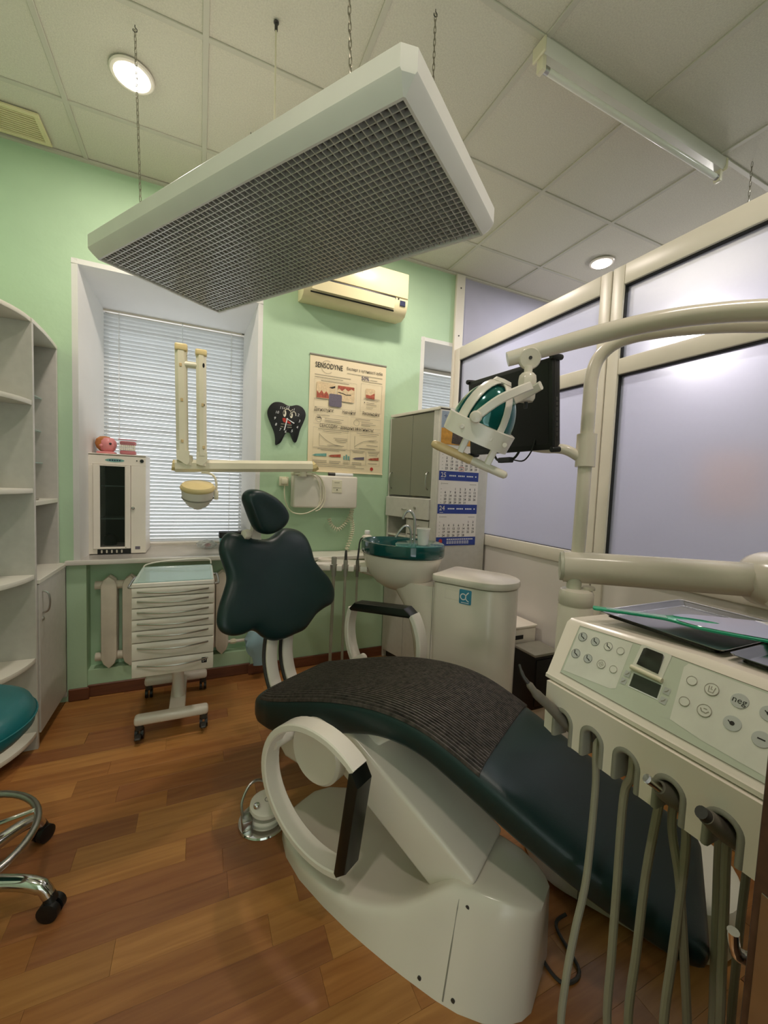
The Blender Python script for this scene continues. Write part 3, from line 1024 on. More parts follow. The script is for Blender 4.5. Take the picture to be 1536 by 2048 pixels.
for y in (2.335, 2.775):
    obj('cross_bar', box(-.295, .055, y - .028, y + .028, .082, .130, .016, 3), m_white, tr)
    for x in (-.272, .032):
        c = obj('castor', tube([(x, y, .088), (x, y, .055)], [.022, .018], 12), m_darkgrey, tr)
        wb = bmesh.new()
        for dx in (-.013, .013):
            tube([(x + dx - .007, y + .010, .0285), (x + dx + .007, y + .010, .0285)], .0282, 18, bm=wb)
        obj('wheel', wb, m_black, c)
        if y < 2.5:
            obj('brake', box(x - .016, x + .012, y - .062, y - .01, .028, .040, .004, 1), m_darkgrey, c)
LMx = frame_matrix((TX1 - .045, TY - .0006, .395), (1, 0, 0), (0, 0, 1), (0, -1, 0))
lb = fpoly(bmesh.new(), rrect(.026, .030, .003)); obj('badge', mapped(lb, LMx), m_black, tr)
lp = bmesh.new()
fstroke(lp, [(-.005, -.010), (-.005, .004)], .0022, z=.0004)
fstroke(lp, circ(.001, .003, .006, 10, -PI / 2, PI / 2) + [(-.004, .009)], .0022, z=.0004)
obj('badge_mark', mapped(lp, LMx), m_ink_white, tr)

# ------------------------------------------------------------------ UV cabinet on the sill
uv = thing('sterile_cabinet', 'white metal sterile storage cabinet with dark glass door on the window sill', 'cabinet', (-.476, 3.15, SILL))
SX0, SX1, SY0, SY1, SZ0, SZ1 = -.632, -.320, 3.045, 3.30, SILL, 1.490
sh = box(SX0 + .0505, SX1 - .1005, SY1 - .012, SY1 - .0005, SZ0 + .004, SZ1 - .0005, 0, 1)
box(SX0, SX0 + .05, SY0 + .0122, SY1, SZ0 + .004, SZ1, .002, 1, bm=sh)
box(SX1 - .10, SX1, SY0 + .0122, SY1, SZ0 + .004, SZ1, .002, 1, bm=sh)
box(SX0 + .0505, SX1 - .1005, SY0 + .0125, SY1 - .0125, SZ1 - .06, SZ1 - .001, 0, 1, bm=sh)
box(SX0 + .0505, SX1 - .1005, SY0 + .0125, SY1 - .0125, SZ0 + .005, SZ0 + .045, 0, 1, bm=sh)
obj('shell', sh, m_white2, uv)
ff = box(SX0, SX1, SY0, SY0 + .012, SZ1 - .062, SZ1 - .006, .001, 1)
box(SX1 - .082, SX1, SY0, SY0 + .012, SZ0 + .006, SZ1 - .0622, .001, 1, bm=ff)
box(SX0, SX0 + .026, SY0, SY0 + .012, SZ0 + .0352, SZ1 - .0622, .001, 1, bm=ff)
box(SX0, SX0 + .048, SY0, SY0 + .012, SZ0 + .006, SZ0 + .035, .001, 1, bm=ff)
obj('front_face', ff, m_white2, uv)
obj('top_cover', box(SX0 - .002, SX1 + .002, SY0 - .003, SY1, SZ1, SZ1 + .006, .002, 1), m_white2, uv)
dfr = bmesh.new()
DX0, DX1, DZ0, DZ1 = SX0 + .028, SX1 - .085, SZ0 + .038, SZ1 - .064
for q in ((DX0, DX0 + .036, DZ0, DZ1), (DX1 - .030, DX1, DZ0, DZ1)):
    box(q[0], q[1], SY0 - .012, SY0 + .008, q[2], q[3], .003, 1, bm=dfr)
box(DX0 + .03, DX1 - .02, SY0 - .012, SY0 + .008, DZ0, DZ0 + .012, .002, 1, bm=dfr)
box(DX0 + .03, DX1 - .02, SY0 - .012, SY0 + .008, DZ1 - .008, DZ1, .002, 1, bm=dfr)
sd = obj('door', dfr, m_white2, uv)
obj('door_glass', box(DX0 + .034, DX1 - .028, SY0 - .004, SY0, DZ0 + .01, DZ1 - .006), m_dark_glass, sd)
obj('lock_knob', lathe([(0, 0), (.010, 0), (.010, .012), (.004, .016), (0, .016)], 14, frame_matrix((SX1 - .070, SY0, 1.155), (1, 0, 0), (0, 0, 1), (0, -1, 0))), m_chrome, uv)
for z in (1.29, 1.08):
    obj('shelf', box(SX0 + .05, SX1 - .10, SY0 + .02, SY1 - .012, z, z + .006), m_tint_glass, uv)
obj('lining', box(SX0 + .05, SX1 - .10, SY1 - .016, SY1 - .0121, SZ0 + .045, SZ1 - .06), m_darkgrey, uv)
obj('foot_vent', box(SX0 + .048, SX1 - .084, SY0 + .004, SY0 + .012, SZ0 + .002, SZ0 + .036), m_black, uv)
vv = obj('vent_bar', box(SX0 + .066, SX0 + .075, SY0 + .0005, SY0 + .005, SZ0 + .010, SZ0 + .030, .002, 1), m_white2, uv)
for k in range(1, 5):
    dup(vv, uv, (.027 * k, 0, 0))
sw = lathe([(0, 0), (.011, 0), (.011, .004), (.004, .005), (0, .005)], 18, frame_matrix((SX1 - .022, SY0, SZ1 - .030), (1, 0, 0), (0, 0, 1), (0, -1, 0)))
obj('power_switch', sw, m_black, uv)
obj('pilot_light', lathe([(0, 0), (.004, 0), (.004, .002), (0, .002)], 10, frame_matrix((SX1 - .05, SY0, SZ1 - .030), (1, 0, 0), (0, 0, 1), (0, -1, 0))), m_black, uv)
ol = fell(bmesh.new(), 0, 0, .052, .011, 24)
lg = obj('logo_plate', mapped(ol, frame_matrix((-.49, SY0 - .0008, SZ1 - .034), (1, 0, 0), (0, 0, 1), (0, -1, 0))), m_ink_teal, uv)
ol2 = bmesh.new()
for k in range(5):
    frect(ol2, -.030 + k * .013, -.004, -.021 + k * .013, .004, .0004)
obj('logo_letters', mapped(ol2, frame_matrix((-.49, SY0 - .0008, SZ1 - .034), (1, 0, 0), (0, 0, 1), (0, -1, 0))), m_ink_navy, uv)
st_ = frect(bmesh.new(), -.014, -.010, .014, .010)
obj('sticker', mapped(st_, frame_matrix((SX1 - .045, SY0 - .0008, SZ0 + .040), (1, 0, 0), (0, 0, 1), (0, -1, 0))), m_ink_slate, uv)
# dark kidney dish and bottle inside
kd = lathe([(0, 0), (.035, 0), (.04, .03), (.035, .055), (.02, .07), (0, .07)], 18, Matrix.Translation((-.535, 3.17, SZ0 + .0455)))
solo('black_jar', kd, m_black, 'round black jar behind the dark glass of the sill cabinet', 'jar', (-.535, 3.17, SZ0 + .045))
tw = bmesh.new()
for s_ in (-1, 1):
    tube([(-.445 + s_ * .004, 3.20, SZ0 + .047), (-.452 + s_ * .006, 3.20, SZ0 + .10), (-.458, 3.20, SZ0 + .16)], .0022, 6, bm=tw)
solo('tweezers', tw, m_steel, 'metal tweezers upright behind the dark glass of the sill cabinet', 'tweezers', (-.45, 3.20, SZ0 + .045))

# doll-like head model on top of the cabinet
hm = thing('head_model', 'small pink head model with orange hair on top of the sill cabinet', 'model', (-.55, 3.15, SZ1 + .006))
HZ = SZ1 + .0065
HCM = Matrix.Translation((-.542, 3.14, HZ + .058))
obj('face', lathe([(0, -.050), (.022, -.048), (.040, -.030), (.050, 0), (.046, .025), (.030, .045), (0, .050)], 20, HCM), m_pink, hm)
obj('hair', lathe([(0, -.045), (.026, -.042), (.046, -.020), (.054, .006), (.046, .034), (.026, .050), (0, .054)], 18, Matrix.Translation((-.562, 3.155, HZ + .062))), m_hair, hm)
obj('eye', lathe([(0, -.008), (.006, -.004), (.008, 0), (.006, .005), (0, .008)], 10, Matrix.Translation((-.522, 3.096, HZ + .065))), m_black, hm)
obj('ear', lathe([(0, -.010), (.009, -.006), (.011, 0), (.009, .006), (0, .010)], 10, Matrix.Translation((-.572, 3.10, HZ + .052))), m_pink, hm)
obj('shoulder_base', box(-.598, -.498, 3.09, 3.19, HZ, HZ + .016, .008, 2), m_pink, hm)
# jaw model in a clear box
jm = thing('jaw_model', 'teeth and gum model in a clear box on top of the sill cabinet', 'model', (-.43, 3.13, SZ1 + .006))
for z0, z1 in ((HZ + .003, HZ + .030), (HZ + .064, HZ + .090)):
    obj('gum', box(-.474, -.385, 3.105, 3.165, z0, z1, .010, 3), m_gum, jm)
tt = bmesh.new()
for k in range(8):
    x = -.472 + k * .0108
    box(x, x + .0096, 3.103, 3.118, HZ + .030, HZ + .047, .003, 2, bm=tt)
    box(x, x + .0096, 3.103, 3.118, HZ + .048, HZ + .065, .003, 2, bm=tt)
obj('teeth', tt, m_teeth, jm)
obj('clear_case', box(-.480, -.376, 3.095, 3.185, HZ + .0005, HZ + .098, .002, 1), m_glass, jm)
obj('case_edge', tube([(-.480, 3.094, HZ + .099), (-.45, 3.094, HZ + .097), (-.42, 3.094, HZ + .099), (-.378, 3.094, HZ + .097)], .0022, 6), m_gum, jm)

# sill items at the right
bg = thing('plastic_bag', 'crumpled clear bag with a red label on the window sill', 'bag', (.07, 3.22, SILL))
bb = bmesh.new()
bmesh.ops.create_icosphere(bb, subdivisions=3, radius=1.0)
rr = random.Random(3)
for v in bb.verts:
    k = 1 + .22 * math.sin(9 * v.co.x + 3 * v.co.y) * math.cos(7 * v.co.y + 4 * v.co.z) + rr.uniform(-.06, .06)
    v.co = Vector((.050 + v.co.x * .066 * k, 3.22 + v.co.y * .05 * k, SILL + max(.001, .028 + v.co.z * .030 * k)))
obj('film', bb, m_plastic_clear, bg, ang=20)
obj('label', box(.040, .080, 3.195, 3.215, SILL + .012, SILL + .038, .006, 2), m_gum, bg)
ct = thing('instrument_box', 'teal plastic box with a black lid standing on the sill by the window corner', 'box', (.22, 3.22, SILL))
obj('body', prism(rrect(.17, .10, .02), .075, Matrix.Translation((.225, 3.22, SILL + .0005)), bev=.004), m_teal_box, ct)
obj('lid', prism(rrect(.185, .115, .022), .045, Matrix.Translation((.225, 3.22, SILL + .076)), bev=.006), m_black, ct)
# ================================================================== BACK WALL ITEMS
def wallM(x, z, y=WALL_Y):
    return frame_matrix((x, y, z), (1, 0, 0), (0, 0, 1), (0, -1, 0))
# air conditioner
ac = thing('air_conditioner', 'yellowed split air conditioner high on the green wall', 'air conditioner', (1.0, 2.80, 2.60))
prof = [(0, 0.02), (.10, 0.0), (.155, .015), (.185, .055), (.195, .10), (.19, .29), (.175, .305), (0, .305)]   # (out from wall, up)
AX0, AX1, AZ = .605, 1.362, 2.59
obj('casing', prism([(a, b) for a, b in prof], AX1 - AX0, frame_matrix((AX0, WALL_Y - .001, AZ), (0, -1, 0), (0, 0, 1), (1, 0, 0)), bev=.006), m_ac, ac)
obj('front_cover', box(AX0 + .004, AX1 - .004, WALL_Y - .205, WALL_Y - .188, AZ + .125, AZ + .298, .006, 2), m_ac, ac)
obj('air_slot', box(AX0 + .05, AX1 - .10, WALL_Y - .199, WALL_Y - .17, AZ + .108, AZ + .123), m_black, ac)
obj('vane', box(AX0 + .05, AX1 - .11, -.004, .004, 0, .07, .002, 1, M=Matrix.Translation((0, WALL_Y - .196, AZ + .040)) @ Matrix.Rotation(math.radians(10), 4, 'X')), m_ac, ac)
obj('vane_gap', box(AX0 + .045, AX1 - .105, WALL_Y - .181, WALL_Y - .176, AZ + .028, AZ + .036), m_black, ac)
obj('display', box(AX1 - .065, AX1 - .022, WALL_Y - .1985, WALL_Y - .190, AZ + .072, AZ + .108, .001, 1), m_ink_navy, ac)
obj('sensor', lathe([(0, 0), (.006, 0), (.006, .003), (0, .003)], 12, wallM(AX1 - .078, AZ + .115, WALL_Y - .196)), m_black, ac)
obj('brand_name', mapped(text_bm([('Midea', 0, 0, .032, 'CENTER', .3)]), wallM(AX0 + .36, AZ + .228, WALL_Y - .2055)), m_ink_grey, ac)

# tooth clock
ck = thing('wall_clock', 'black tooth-shaped wall clock with a cartoon face', 'clock', (.545, 2.885, 1.61))
CZ = 14.0
def ckp(a, b):   # outline read on the clock face, metres from its middle
    return ((a - 740) / 1080 * .262, (840 - b) / 1240 * .292 + (a - 740) * .000022)
out = [(450, 200), (600, 215), (740, 285), (850, 305), (1030, 275), (1180, 340), (1270, 470), (1280, 620), (1220, 800), (1130, 1020), (1080, 1230), (1030, 1365), (970, 1375), (910, 1280), (850, 1120), (790, 1075), (720, 1110), (660, 1230), (590, 1370), (500, 1435), (440, 1430), (430, 1250), (390, 1060), (310, 860), (225, 650), (200, 480), (260, 320), (350, 230)]
op = catmull([ckp(*p) for p in out], 4, True)
CKM = wallM(.546, 1.765, WALL_Y - .004)
obj('face', prism(op, .014, CKM, bev=.002), m_black, ck)
obj('mount', prism(rrect(.08, .08, .01), .0045, wallM(.546, 1.765, WALL_Y + .0005)), m_darkgrey, ck)
nums = [(s, *ckp(a, b), .026, 'CENTER', .25) for s, a, b in (('12', 755, 350), ('1', 935, 415), ('2', 1065, 570), ('3', 1100, 750), ('4', 1040, 930), ('5', 890, 1040), ('6', 710, 1060), ('7', 555, 1000), ('8', 435, 850), ('9', 400, 670), ('10', 460, 500), ('11', 580, 370))]
CK2 = CKM @ Matrix.Translation((0, 0, .0146))
obj('numerals', mapped(text_bm(nums), CK2), m_ink_white, ck)
ey = bmesh.new()
for (a, b, rx, ry) in ((678, 525, .011, .025), (868, 575, .010, .021)):
    fell(ey, *ckp(a, b), rx, ry)
br = [ckp(*p) for p in ((650, 500), (680, 425), (740, 395), (800, 420), (850, 470))]
fstroke(ey, br, .005)
fstroke(ey, [ckp(*p) for p in ((850, 540), (890, 490), (950, 470), (990, 520), (1000, 600))], .005)
fstroke(ey, [ckp(645, 395), ckp(690, 360)], .004)
fstroke(ey, [ckp(870, 445), ckp(905, 405)], .004)
obj('eyes', mapped(ey, CK2), m_teeth, ck)
pu = bmesh.new()
fell(pu, *ckp(660, 520), .0045, .010, z=.0004); fell(pu, *ckp(850, 575), .004, .009, z=.0004)
obj('pupils', mapped(pu, CK2), m_black, ck)
mo = bmesh.new()
fpoly(mo, [ckp(*p) for p in ((620, 660), (690, 660), (760, 720), (860, 800), (850, 840), (760, 800), (660, 790), (625, 730))])
obj('mouth', mapped(mo, CK2), m_ink_red, ck)
tl = bmesh.new()
for (a0, a1, b) in ((580, 660, 835), (665, 740, 845), (750, 885, 865), (575, 650, 915), (760, 885, 935)):
    fstroke(tl, [ckp(a0, b - 6), ckp(a1, b + 4)], .006)
obj('small_print', mapped(tl, CK2), m_ink_grey, ck)
hn = bmesh.new()
fpoly(hn, [ckp(*p) for p in ((735, 690), (765, 690), (690, 1020), (660, 1020))], .004)
fpoly(hn, [ckp(*p) for p in ((745, 675), (760, 705), (945, 830), (960, 805))], .004)
obj('hands', mapped(hn, CK2), m_ink_white, ck)
obj('hub', lathe([(0, 0), (.006, 0), (.006, .006), (0, .006)], 12, CK2 @ Matrix.Translation((*ckp(750, 690), 0))), m_ink_white, ck)

# advertising poster
po = thing('poster', 'cream advertising poster with dental photos on the green wall', 'poster', (1.0, 2.887, 1.447))
PW, PH = .592, .826
PM = frame_matrix((.702, WALL_Y - .0025, 2.277), (.9999, 0, 0), (0, 0, 1), (0, -1, 0))
def pu_(u, v):
    return (u * PW, -v * PH)
pbm = bmesh.new()
rings = []
N = 14
for i in range(N + 1):
    v = i / N
    rings.append([Vector((u / 10 * PW, -v * PH, .0015 + .004 * max(0, (u / 10 - .8)) * math.sin(v * 14) + .002 * math.sin(v * 9))) for u in range(11)])
grid_faces(pbm, rings, False)
obj('sheet', mapped(fix(pbm), PM), m_paper, po)
obj('hanging_strip', box(.698, 1.297, WALL_Y - .010, WALL_Y - .001, 2.272, 2.283, .002, 1), m_grey, po)
obj('hanging_strip', box(.698, 1.297, WALL_Y - .009, WALL_Y - .001, 1.446, 1.455, .002, 1), m_paper, po)
Q = PM @ Matrix.Translation((0, 0, .0065))
for tx, u0, u1, v, size in (('SENSODYNE', .065, .41, .085, .052), ('Експерт з чутливості зубів', .465, .95, .078, .030), ('Діагностуйте!', .065, .31, .462, .036), ('Навчайте!', .425, .60, .462, .034), ('Рекомендуйте!', .695, .93, .452, .034), ('СЕНСОДИН – доведена ефективність!', .14, .85, .600, .034)):
    hb_ = text_bm([(tx, 0, 0, size)], None, .0005 if tx[0] == 'S' else .00015)
    xs_ = [v_.co.x for v_ in hb_.verts]
    k_ = (u1 - u0) * PW / (max(xs_) - min(xs_))
    for v_ in hb_.verts:
        v_.co.x = u0 * PW + (v_.co.x - min(xs_)) * k_
        v_.co.y += -v * PH
    obj('headline', mapped(hb_, Q), m_ink, po)
obj('percentage', mapped(text_bm([('50%', *pu_(.66, .142), .038)], None, .0008), Q), m_ink_slate, po)
fl = bmesh.new()
def line(u0, u1, v, th=.0032):
    fstroke(fl, [pu_(u0, v), pu_(u1, v)], th)
rl = random.Random(2)
for v, u0, u1 in ((.165, .06, .52), (.185, .06, .42), (.212, .14, .50), (.118, .47, .95), (.165, .67, .95), (.148, .78, .88), (.372, .06, .22), (.372, .43, .56), (.315, .70, .92), (.325, .70, .90), (.352, .74, .85), (.37, .74, .88), (.395, .74, .83), (.51, .10, .26), (.535, .20, .44), (.55, .20, .40), (.562, .20, .42), (.51, .60, .80), (.535, .68, .84), (.55, .68, .88), (.562, .68, .80), (.63, .12, .52), (.645, .18, .42), (.635, .62, .93), (.65, .66, .90), (.70, .32, .50), (.715, .34, .50), (.73, .36, .48), (.70, .78, .92), (.74, .76, .92), (.765, .24, .46), (.77, .66, .88), (.800, .12, .48), (.812, .16, .40), (.800, .57, .74), (.812, .58, .72), (.80, .78, .94), (.812, .79, .93), (.83, .80, .92), (.905, .06, .24), (.92, .06, .24), (.905, .27, .42), (.92, .27, .40), (.905, .45, .53), (.92, .45, .53), (.905, .57, .70), (.92, .57, .70), (.905, .79, .92), (.94, .08, .62), (.955, .08, .74)):
    line(u0, u1, v)
for (u0, v0, u1, v1) in ((.06, .20, .60, .44), (.66, .185, .95, .44), (.06, .50, .50, .585), (.54, .50, .95, .585), (.06, .618, .50, .79), (.54, .618, .95, .79), (.06, .795, .54, .925), (.545, .795, .755, .925), (.765, .795, .95, .925)):
    fstroke(fl, [pu_(u0, v0), pu_(u1, v0), pu_(u1, v1), pu_(u0, v1)], .0014, True)
fstroke(fl, circ(*pu_(.215, .092), .045, 26, .35 * PI, 1.75 * PI), .0022)
for cu in (.125, .615):
    fstroke(fl, circ(*pu_(cu, .545), .022, 18), .002, True)
fstroke(fl, [pu_(*p) for p in ((.14, .665), (.14, .775), (.44, .775))], .0025)
fstroke(fl, catmull([pu_(*p) for p in ((.14, .675), (.22, .72), (.32, .755), (.42, .765))], 4), .003)
fstroke(fl, [pu_(*p) for p in ((.60, .665), (.60, .775), (.90, .775))], .0025)
fstroke(fl, catmull([pu_(*p) for p in ((.60, .76), (.66, .73), (.74, .705), (.90, .685))], 4), .003)
obj('fine_print', mapped(fl, Q), m_ink_grey, po)
for nm, u0, v0, u1, v1, mt, dz in (('photo', .085, .225, .325, .365, m_ink_tooth, .0), ('photo', .350, .232, .575, .370, m_ink_tooth, 0), ('photo', .245, .315, .410, .425, m_ink_slate, .0008), ('photo', .725, .225, .855, .320, m_ink_tooth, 0)):
    a, b = pu_(u0, v0), pu_(u1, v1)
    ph = fpoly(bmesh.new(), rrect(b[0] - a[0], a[1] - b[1], .012, 3, (a[0] + b[0]) / 2, (a[1] + b[1]) / 2), dz)
    obj(nm, mapped(ph, Q), mt, po)
for gp_ in (((.09, .362), (.09, .30), (.12, .325), (.15, .295), (.18, .325), (.21, .30), (.24, .33), (.245, .36)),
            ((.355, .236), (.57, .236), (.57, .265), (.53, .255), (.49, .275), (.45, .255), (.41, .28), (.37, .26), (.355, .275)),
            ((.73, .31), (.73, .28), (.79, .285), (.85, .26), (.85, .315))):
    obj('photo_gum', mapped(fpoly(bmesh.new(), [pu_(*p) for p in gp_], .0004), Q), m_ink_gum, po)
dkm = bmesh.new()
fpoly(dkm, [pu_(*p) for p in ((.24, .265), (.28, .255), (.32, .245), (.32, .262), (.28, .272))], .0004)
fstroke(dkm, [pu_(*p) for p in ((.36, .295), (.42, .30), (.46, .31), (.53, .305))], .006, z=.0004)
fell(dkm, *pu_(.715, .353), .004, .004, 8)
fstroke(dkm, [pu_(*p) for p in ((.105, .535), (.14, .53), (.155, .54))], .006)
obj('photo_darks', mapped(dkm, Q), m_ink, po)
for (u0, u1, v, mt) in ((.055, .235, .855, m_ink_teal), (.255, .42, .855, m_ink_gum), (.575, .735, .865, m_ink_slate), (.785, .94, .862, m_ink_gum)):
    tb_ = bmesh.new()
    fpoly(tb_, [pu_(u0, v + .006), pu_(u0 + .04, v - .006), pu_(u1, v - .016), pu_(u1, v + .010), pu_(u0 + .04, v + .012)])
    obj('tube_picture', mapped(tb_, Q), mt, po)
bt = bmesh.new()
for k in range(3):
    fpoly(bt, [pu_(.455 + .03 * k, .885), pu_(.455 + .03 * k, .85 - .012 * (k == 1)), pu_(.475 + .03 * k, .85 - .012 * (k == 1)), pu_(.475 + .03 * k, .885)])
obj('bottle_picture', mapped(bt, Q), m_ink_teal, po)
obj('round_logo', mapped(fell(bmesh.new(), *pu_(.845, .955), .013, .013), Q), m_ink_red, po)

# x-ray generator box, arm and head
xr = thing('xray_unit', 'cream wall-mounted dental x-ray unit with folded arm in front of the window', 'x-ray unit', (.60, 2.80, 1.19))
BX0, BX1, BY, BZ0, BZ1 = .587, 1.053, 2.775, 1.190, 1.420
obj('control_box', box(BX0, BX1, BY, WALL_Y - .001, BZ0, BZ1, .012, 3), m_white2, xr)
cp = obj('control_plate', box(.858, .932, BY - .003, BY + .001, 1.300, 1.392, .002, 1), m_cream, xr)
ln = bmesh.new(); frect(ln, -.02, .026, .018, .029); frect(ln, -.03, -.012, .03, -.009)
obj('plate_print', mapped(ln, wallM(.895, 1.346, BY - .0036)), m_ink_grey, cp)
obj('indicator', lathe([(0, 0), (.004, 0), (.004, .002), (0, .002)], 10, wallM(.895, 1.322, BY - .003)), m_black, cp)
obj('pivot', tube([(.64, 2.76, 1.405), (.64, 2.76, 1.445)], [.030, .030], 18), m_cream, xr)
obj('pivot_bracket', box(.58, .70, 2.74, 2.86, 1.415, 1.435, .006, 2), m_cream, xr)
ap = [(-.135, 2.72, 1.432), (-.10, 2.72, 1.434), (.66, 2.74, 1.474), (.70, 2.742, 1.476)]
obj('reach_arm', sweep_rect([Vector(p) for p in ap], .055, .074, (0, 1, 0), bev=.35), m_cream, xr)
obj('arm_cap', sweep_rect([(.695, 2.742, 1.474), (.715, 2.742, 1.476), (.728, 2.742, 1.486)], .053, .068, (0, 1, 0), bev=.4), m_yellow, xr)
obj('arm_cap', sweep_rect([(-.15, 2.72, 1.436), (-.125, 2.72, 1.433)], .050, .066, (0, 1, 0), bev=.4), m_yellow, xr)
def scis(x0, z0, x1, z1, y, w):
    return sweep_rect([(x0, y, z0), ((x0 + x1) / 2, y, (z0 + z1) / 2), (x1, y, z1)], w, .060, (1, 0, 0), bev=.3)
a1 = obj('scissor_arm', scis(-.095, 1.50, -.108, 2.115, 2.715, .066), m_cream, xr)
obj('elbow_cap', box(-.141, -.073, 2.682, 2.748, 2.10, 2.145, .010, 3), m_yellow, a1)
obj('arm_end', prism([(-.035, 0), (.020, -.035), (.035, -.02), (.035, .05), (-.035, .05)], .062, wallM(-.092, 1.475, 2.746)), m_cream, a1)
a2 = obj('scissor_arm', scis(.010, 1.50, .000, 2.10, 2.700, .056), m_cream, xr)
obj('elbow_cap', box(-.032, .032, 2.668, 2.732, 2.085, 2.125, .010, 3), m_yellow, a2)
obj('arm_end', prism([(-.030, .05), (-.030, -.02), (.0, -.03), (.030, 0), (.030, .05)], .056, wallM(.010, 1.470, 2.728)), m_cream, a2)
obj('elbow_link', tube([(-.10, 2.708, 2.03), (.0, 2.70, 2.03)], .020, 14), m_cream, xr)
for (x, z, y) in ((-.108, 2.02, 2.684), (-.10, 1.82, 2.684), (-.096, 1.58, 2.684), (.012, 1.80, 2.669), (.02, 1.55, 2.669)):
    obj('bolt_cover', box(x - .007, x + .007, y - .002, y + .003, z - .010, z + .010, .002, 1), m_tan, xr)
dk_ = bmesh.new()
fell(dk_, 0, .19, .006, .014); fell(dk_, .004, -.04, .005, .008)
obj('slot', mapped(dk_, wallM(.014, 1.84, 2.6685)), m_black, xr)
obj('swivel', tube([(-.062, 2.715, 1.44), (-.062, 2.715, 1.50)], [.028, .022], 16), m_cream, xr)
obj('swivel', tube([(.008, 2.700, 1.44), (.008, 2.700, 1.50)], [.026, .022], 16), m_cream, xr)
hp_ = catmull([(.008, 2.70, 1.40), (.04, 2.70, 1.40), (.075, 2.70, 1.385), (.092, 2.70, 1.35), (.094, 2.70, 1.29)], 5)
obj('head_yoke', tube(hp_, .007, 10), m_cream, xr)
obj('yoke_joint', box(.080, .106, 2.685, 2.715, 1.235, 1.292, .006, 2), m_cream, xr)
hd_ = obj('tube_head', lathe([(0, -.098), (.022, -.096), (.030, -.085), (.055, -.070), (.078, -.030), (.084, .0), (.086, .035), (.0, .035)], 28, Matrix.Translation((-.010, 2.70, 1.265)) @ Matrix.Rotation(math.radians(24), 4, 'X'), sx=1.06, sy=.85), m_white2, xr)
obj('head_cover', lathe([(0, .036), (.088, .036), (.092, .042), (.092, .052), (.082, .066), (.05, .074), (0, .076)], 28, Matrix.Translation((-.010, 2.70, 1.265)) @ Matrix.Rotation(math.radians(24), 4, 'X'), sx=1.06, sy=.85), m_yellow, hd_)
obj('head_seam', lathe([(.0852, -.022), (.0872, -.020), (.0872, -.016), (.0855, -.014)], 28, Matrix.Translation((-.010, 2.70, 1.265)) @ Matrix.Rotation(math.radians(24), 4, 'X'), sx=1.03, sy=.84), m_grey, hd_)

# cables on the box
cb = thing('looped_cable', 'pale cable looped over the x-ray control box', 'cable', (.75, 2.76, 1.15))
lo1 = catmull([(.70, 2.75, 1.43), (.76, 2.762, 1.41), (.785, 2.765, 1.35), (.79, 2.765, 1.25), (.75, 2.765, 1.19), (.66, 2.77, 1.148), (.58, 2.80, 1.16), (.545, 2.84, 1.23), (.54, 2.86, 1.33), (.555, 2.86, 1.40)], 6)
obj('cable', tube(lo1, .0042, 7), m_cream, cb)
lo2 = catmull([(.71, 2.75, 1.43), (.77, 2.760, 1.40), (.80, 2.763, 1.33), (.805, 2.763, 1.24), (.775, 2.765, 1.185), (.74, 2.765, 1.168)], 6)
obj('cable', tube(lo2, .0042, 7), m_cream, cb)
lo3 = catmull([(.69, 2.75, 1.43), (.745, 2.762, 1.39), (.772, 2.765, 1.31), (.775, 2.766, 1.25), (.76, 2.766, 1.20)], 6)
obj('cable', tube(lo3, .0036, 7), m_cream, cb)
sk = thing('wall_socket', 'beige plug in a wall socket left of the x-ray box', 'socket', (.53, 2.87, 1.36))
obj('socket_plate', box(.505, .57, WALL_Y - .016, WALL_Y - .0005, 1.335, 1.40, .004, 2), m_cream, sk)
obj('plug', box(.515, .56, WALL_Y - .05, WALL_Y - .016, 1.348, 1.388, .008, 2), m_cream, sk)
mkr = thing('marker_pen', 'white marker pen lying on top of the x-ray control box', 'pen', (.93, 2.80, BZ1))
obj('barrel', tube([(.885, 2.80, BZ1 + .012), (1.02, 2.80, BZ1 + .012)], .0115, 14), m_ink_white, mkr)
obj('cap', tube([(.835, 2.80, BZ1 + .012), (.885, 2.80, BZ1 + .012)], .0118, 14), m_darkgrey, mkr)
# coiled cord
def coil(path, r, turns, wr):
    P = catmull(path, 10)
    pts, T, N_ = frames(P)
    n = turns * 9
    L = len(pts)
    res = []
    for i in range(n + 1):
        f = i / n * (L - 1)
        k = min(int(f), L - 2)
        a = f - k
        p = pts[k].lerp(pts[k + 1], a)
        nn = N_[k].lerp(N_[k + 1], a).normalized()
        tt_ = (pts[k + 1] - pts[k]).normalized()
        bb_ = tt_.cross(nn)
        th = 2 * PI * turns * i / n
        res.append(p + (nn * math.cos(th) + bb_ * math.sin(th)) * r)
    return tube(res, wr, 5)
cc = thing('coiled_cord', 'pale coiled cord hanging beneath the x-ray control box', 'cord', (1.03, 2.82, 1.0))
obj('coil', coil([(1.04, 2.83, 1.20), (1.03, 2.83, 1.12), (1.045, 2.83, 1.05), (1.035, 2.83, .97), (1.0, 2.82, .88)], .014, 20, .0032), m_cream, cc)
obj('coil', coil([(.86, 2.83, 1.11), (.88, 2.825, 1.06), (.925, 2.82, 1.03), (.97, 2.82, 1.06), (1.01, 2.825, 1.11), (1.035, 2.83, 1.17)], .013, 17, .0031), m_cream, cc)
obj('straight_lead', tube(catmull([(1.055, 2.83, 1.40), (1.06, 2.83, 1.3), (1.055, 2.83, 1.22), (1.04, 2.83, 1.20)], 4), .003, 6), m_cream, cc)

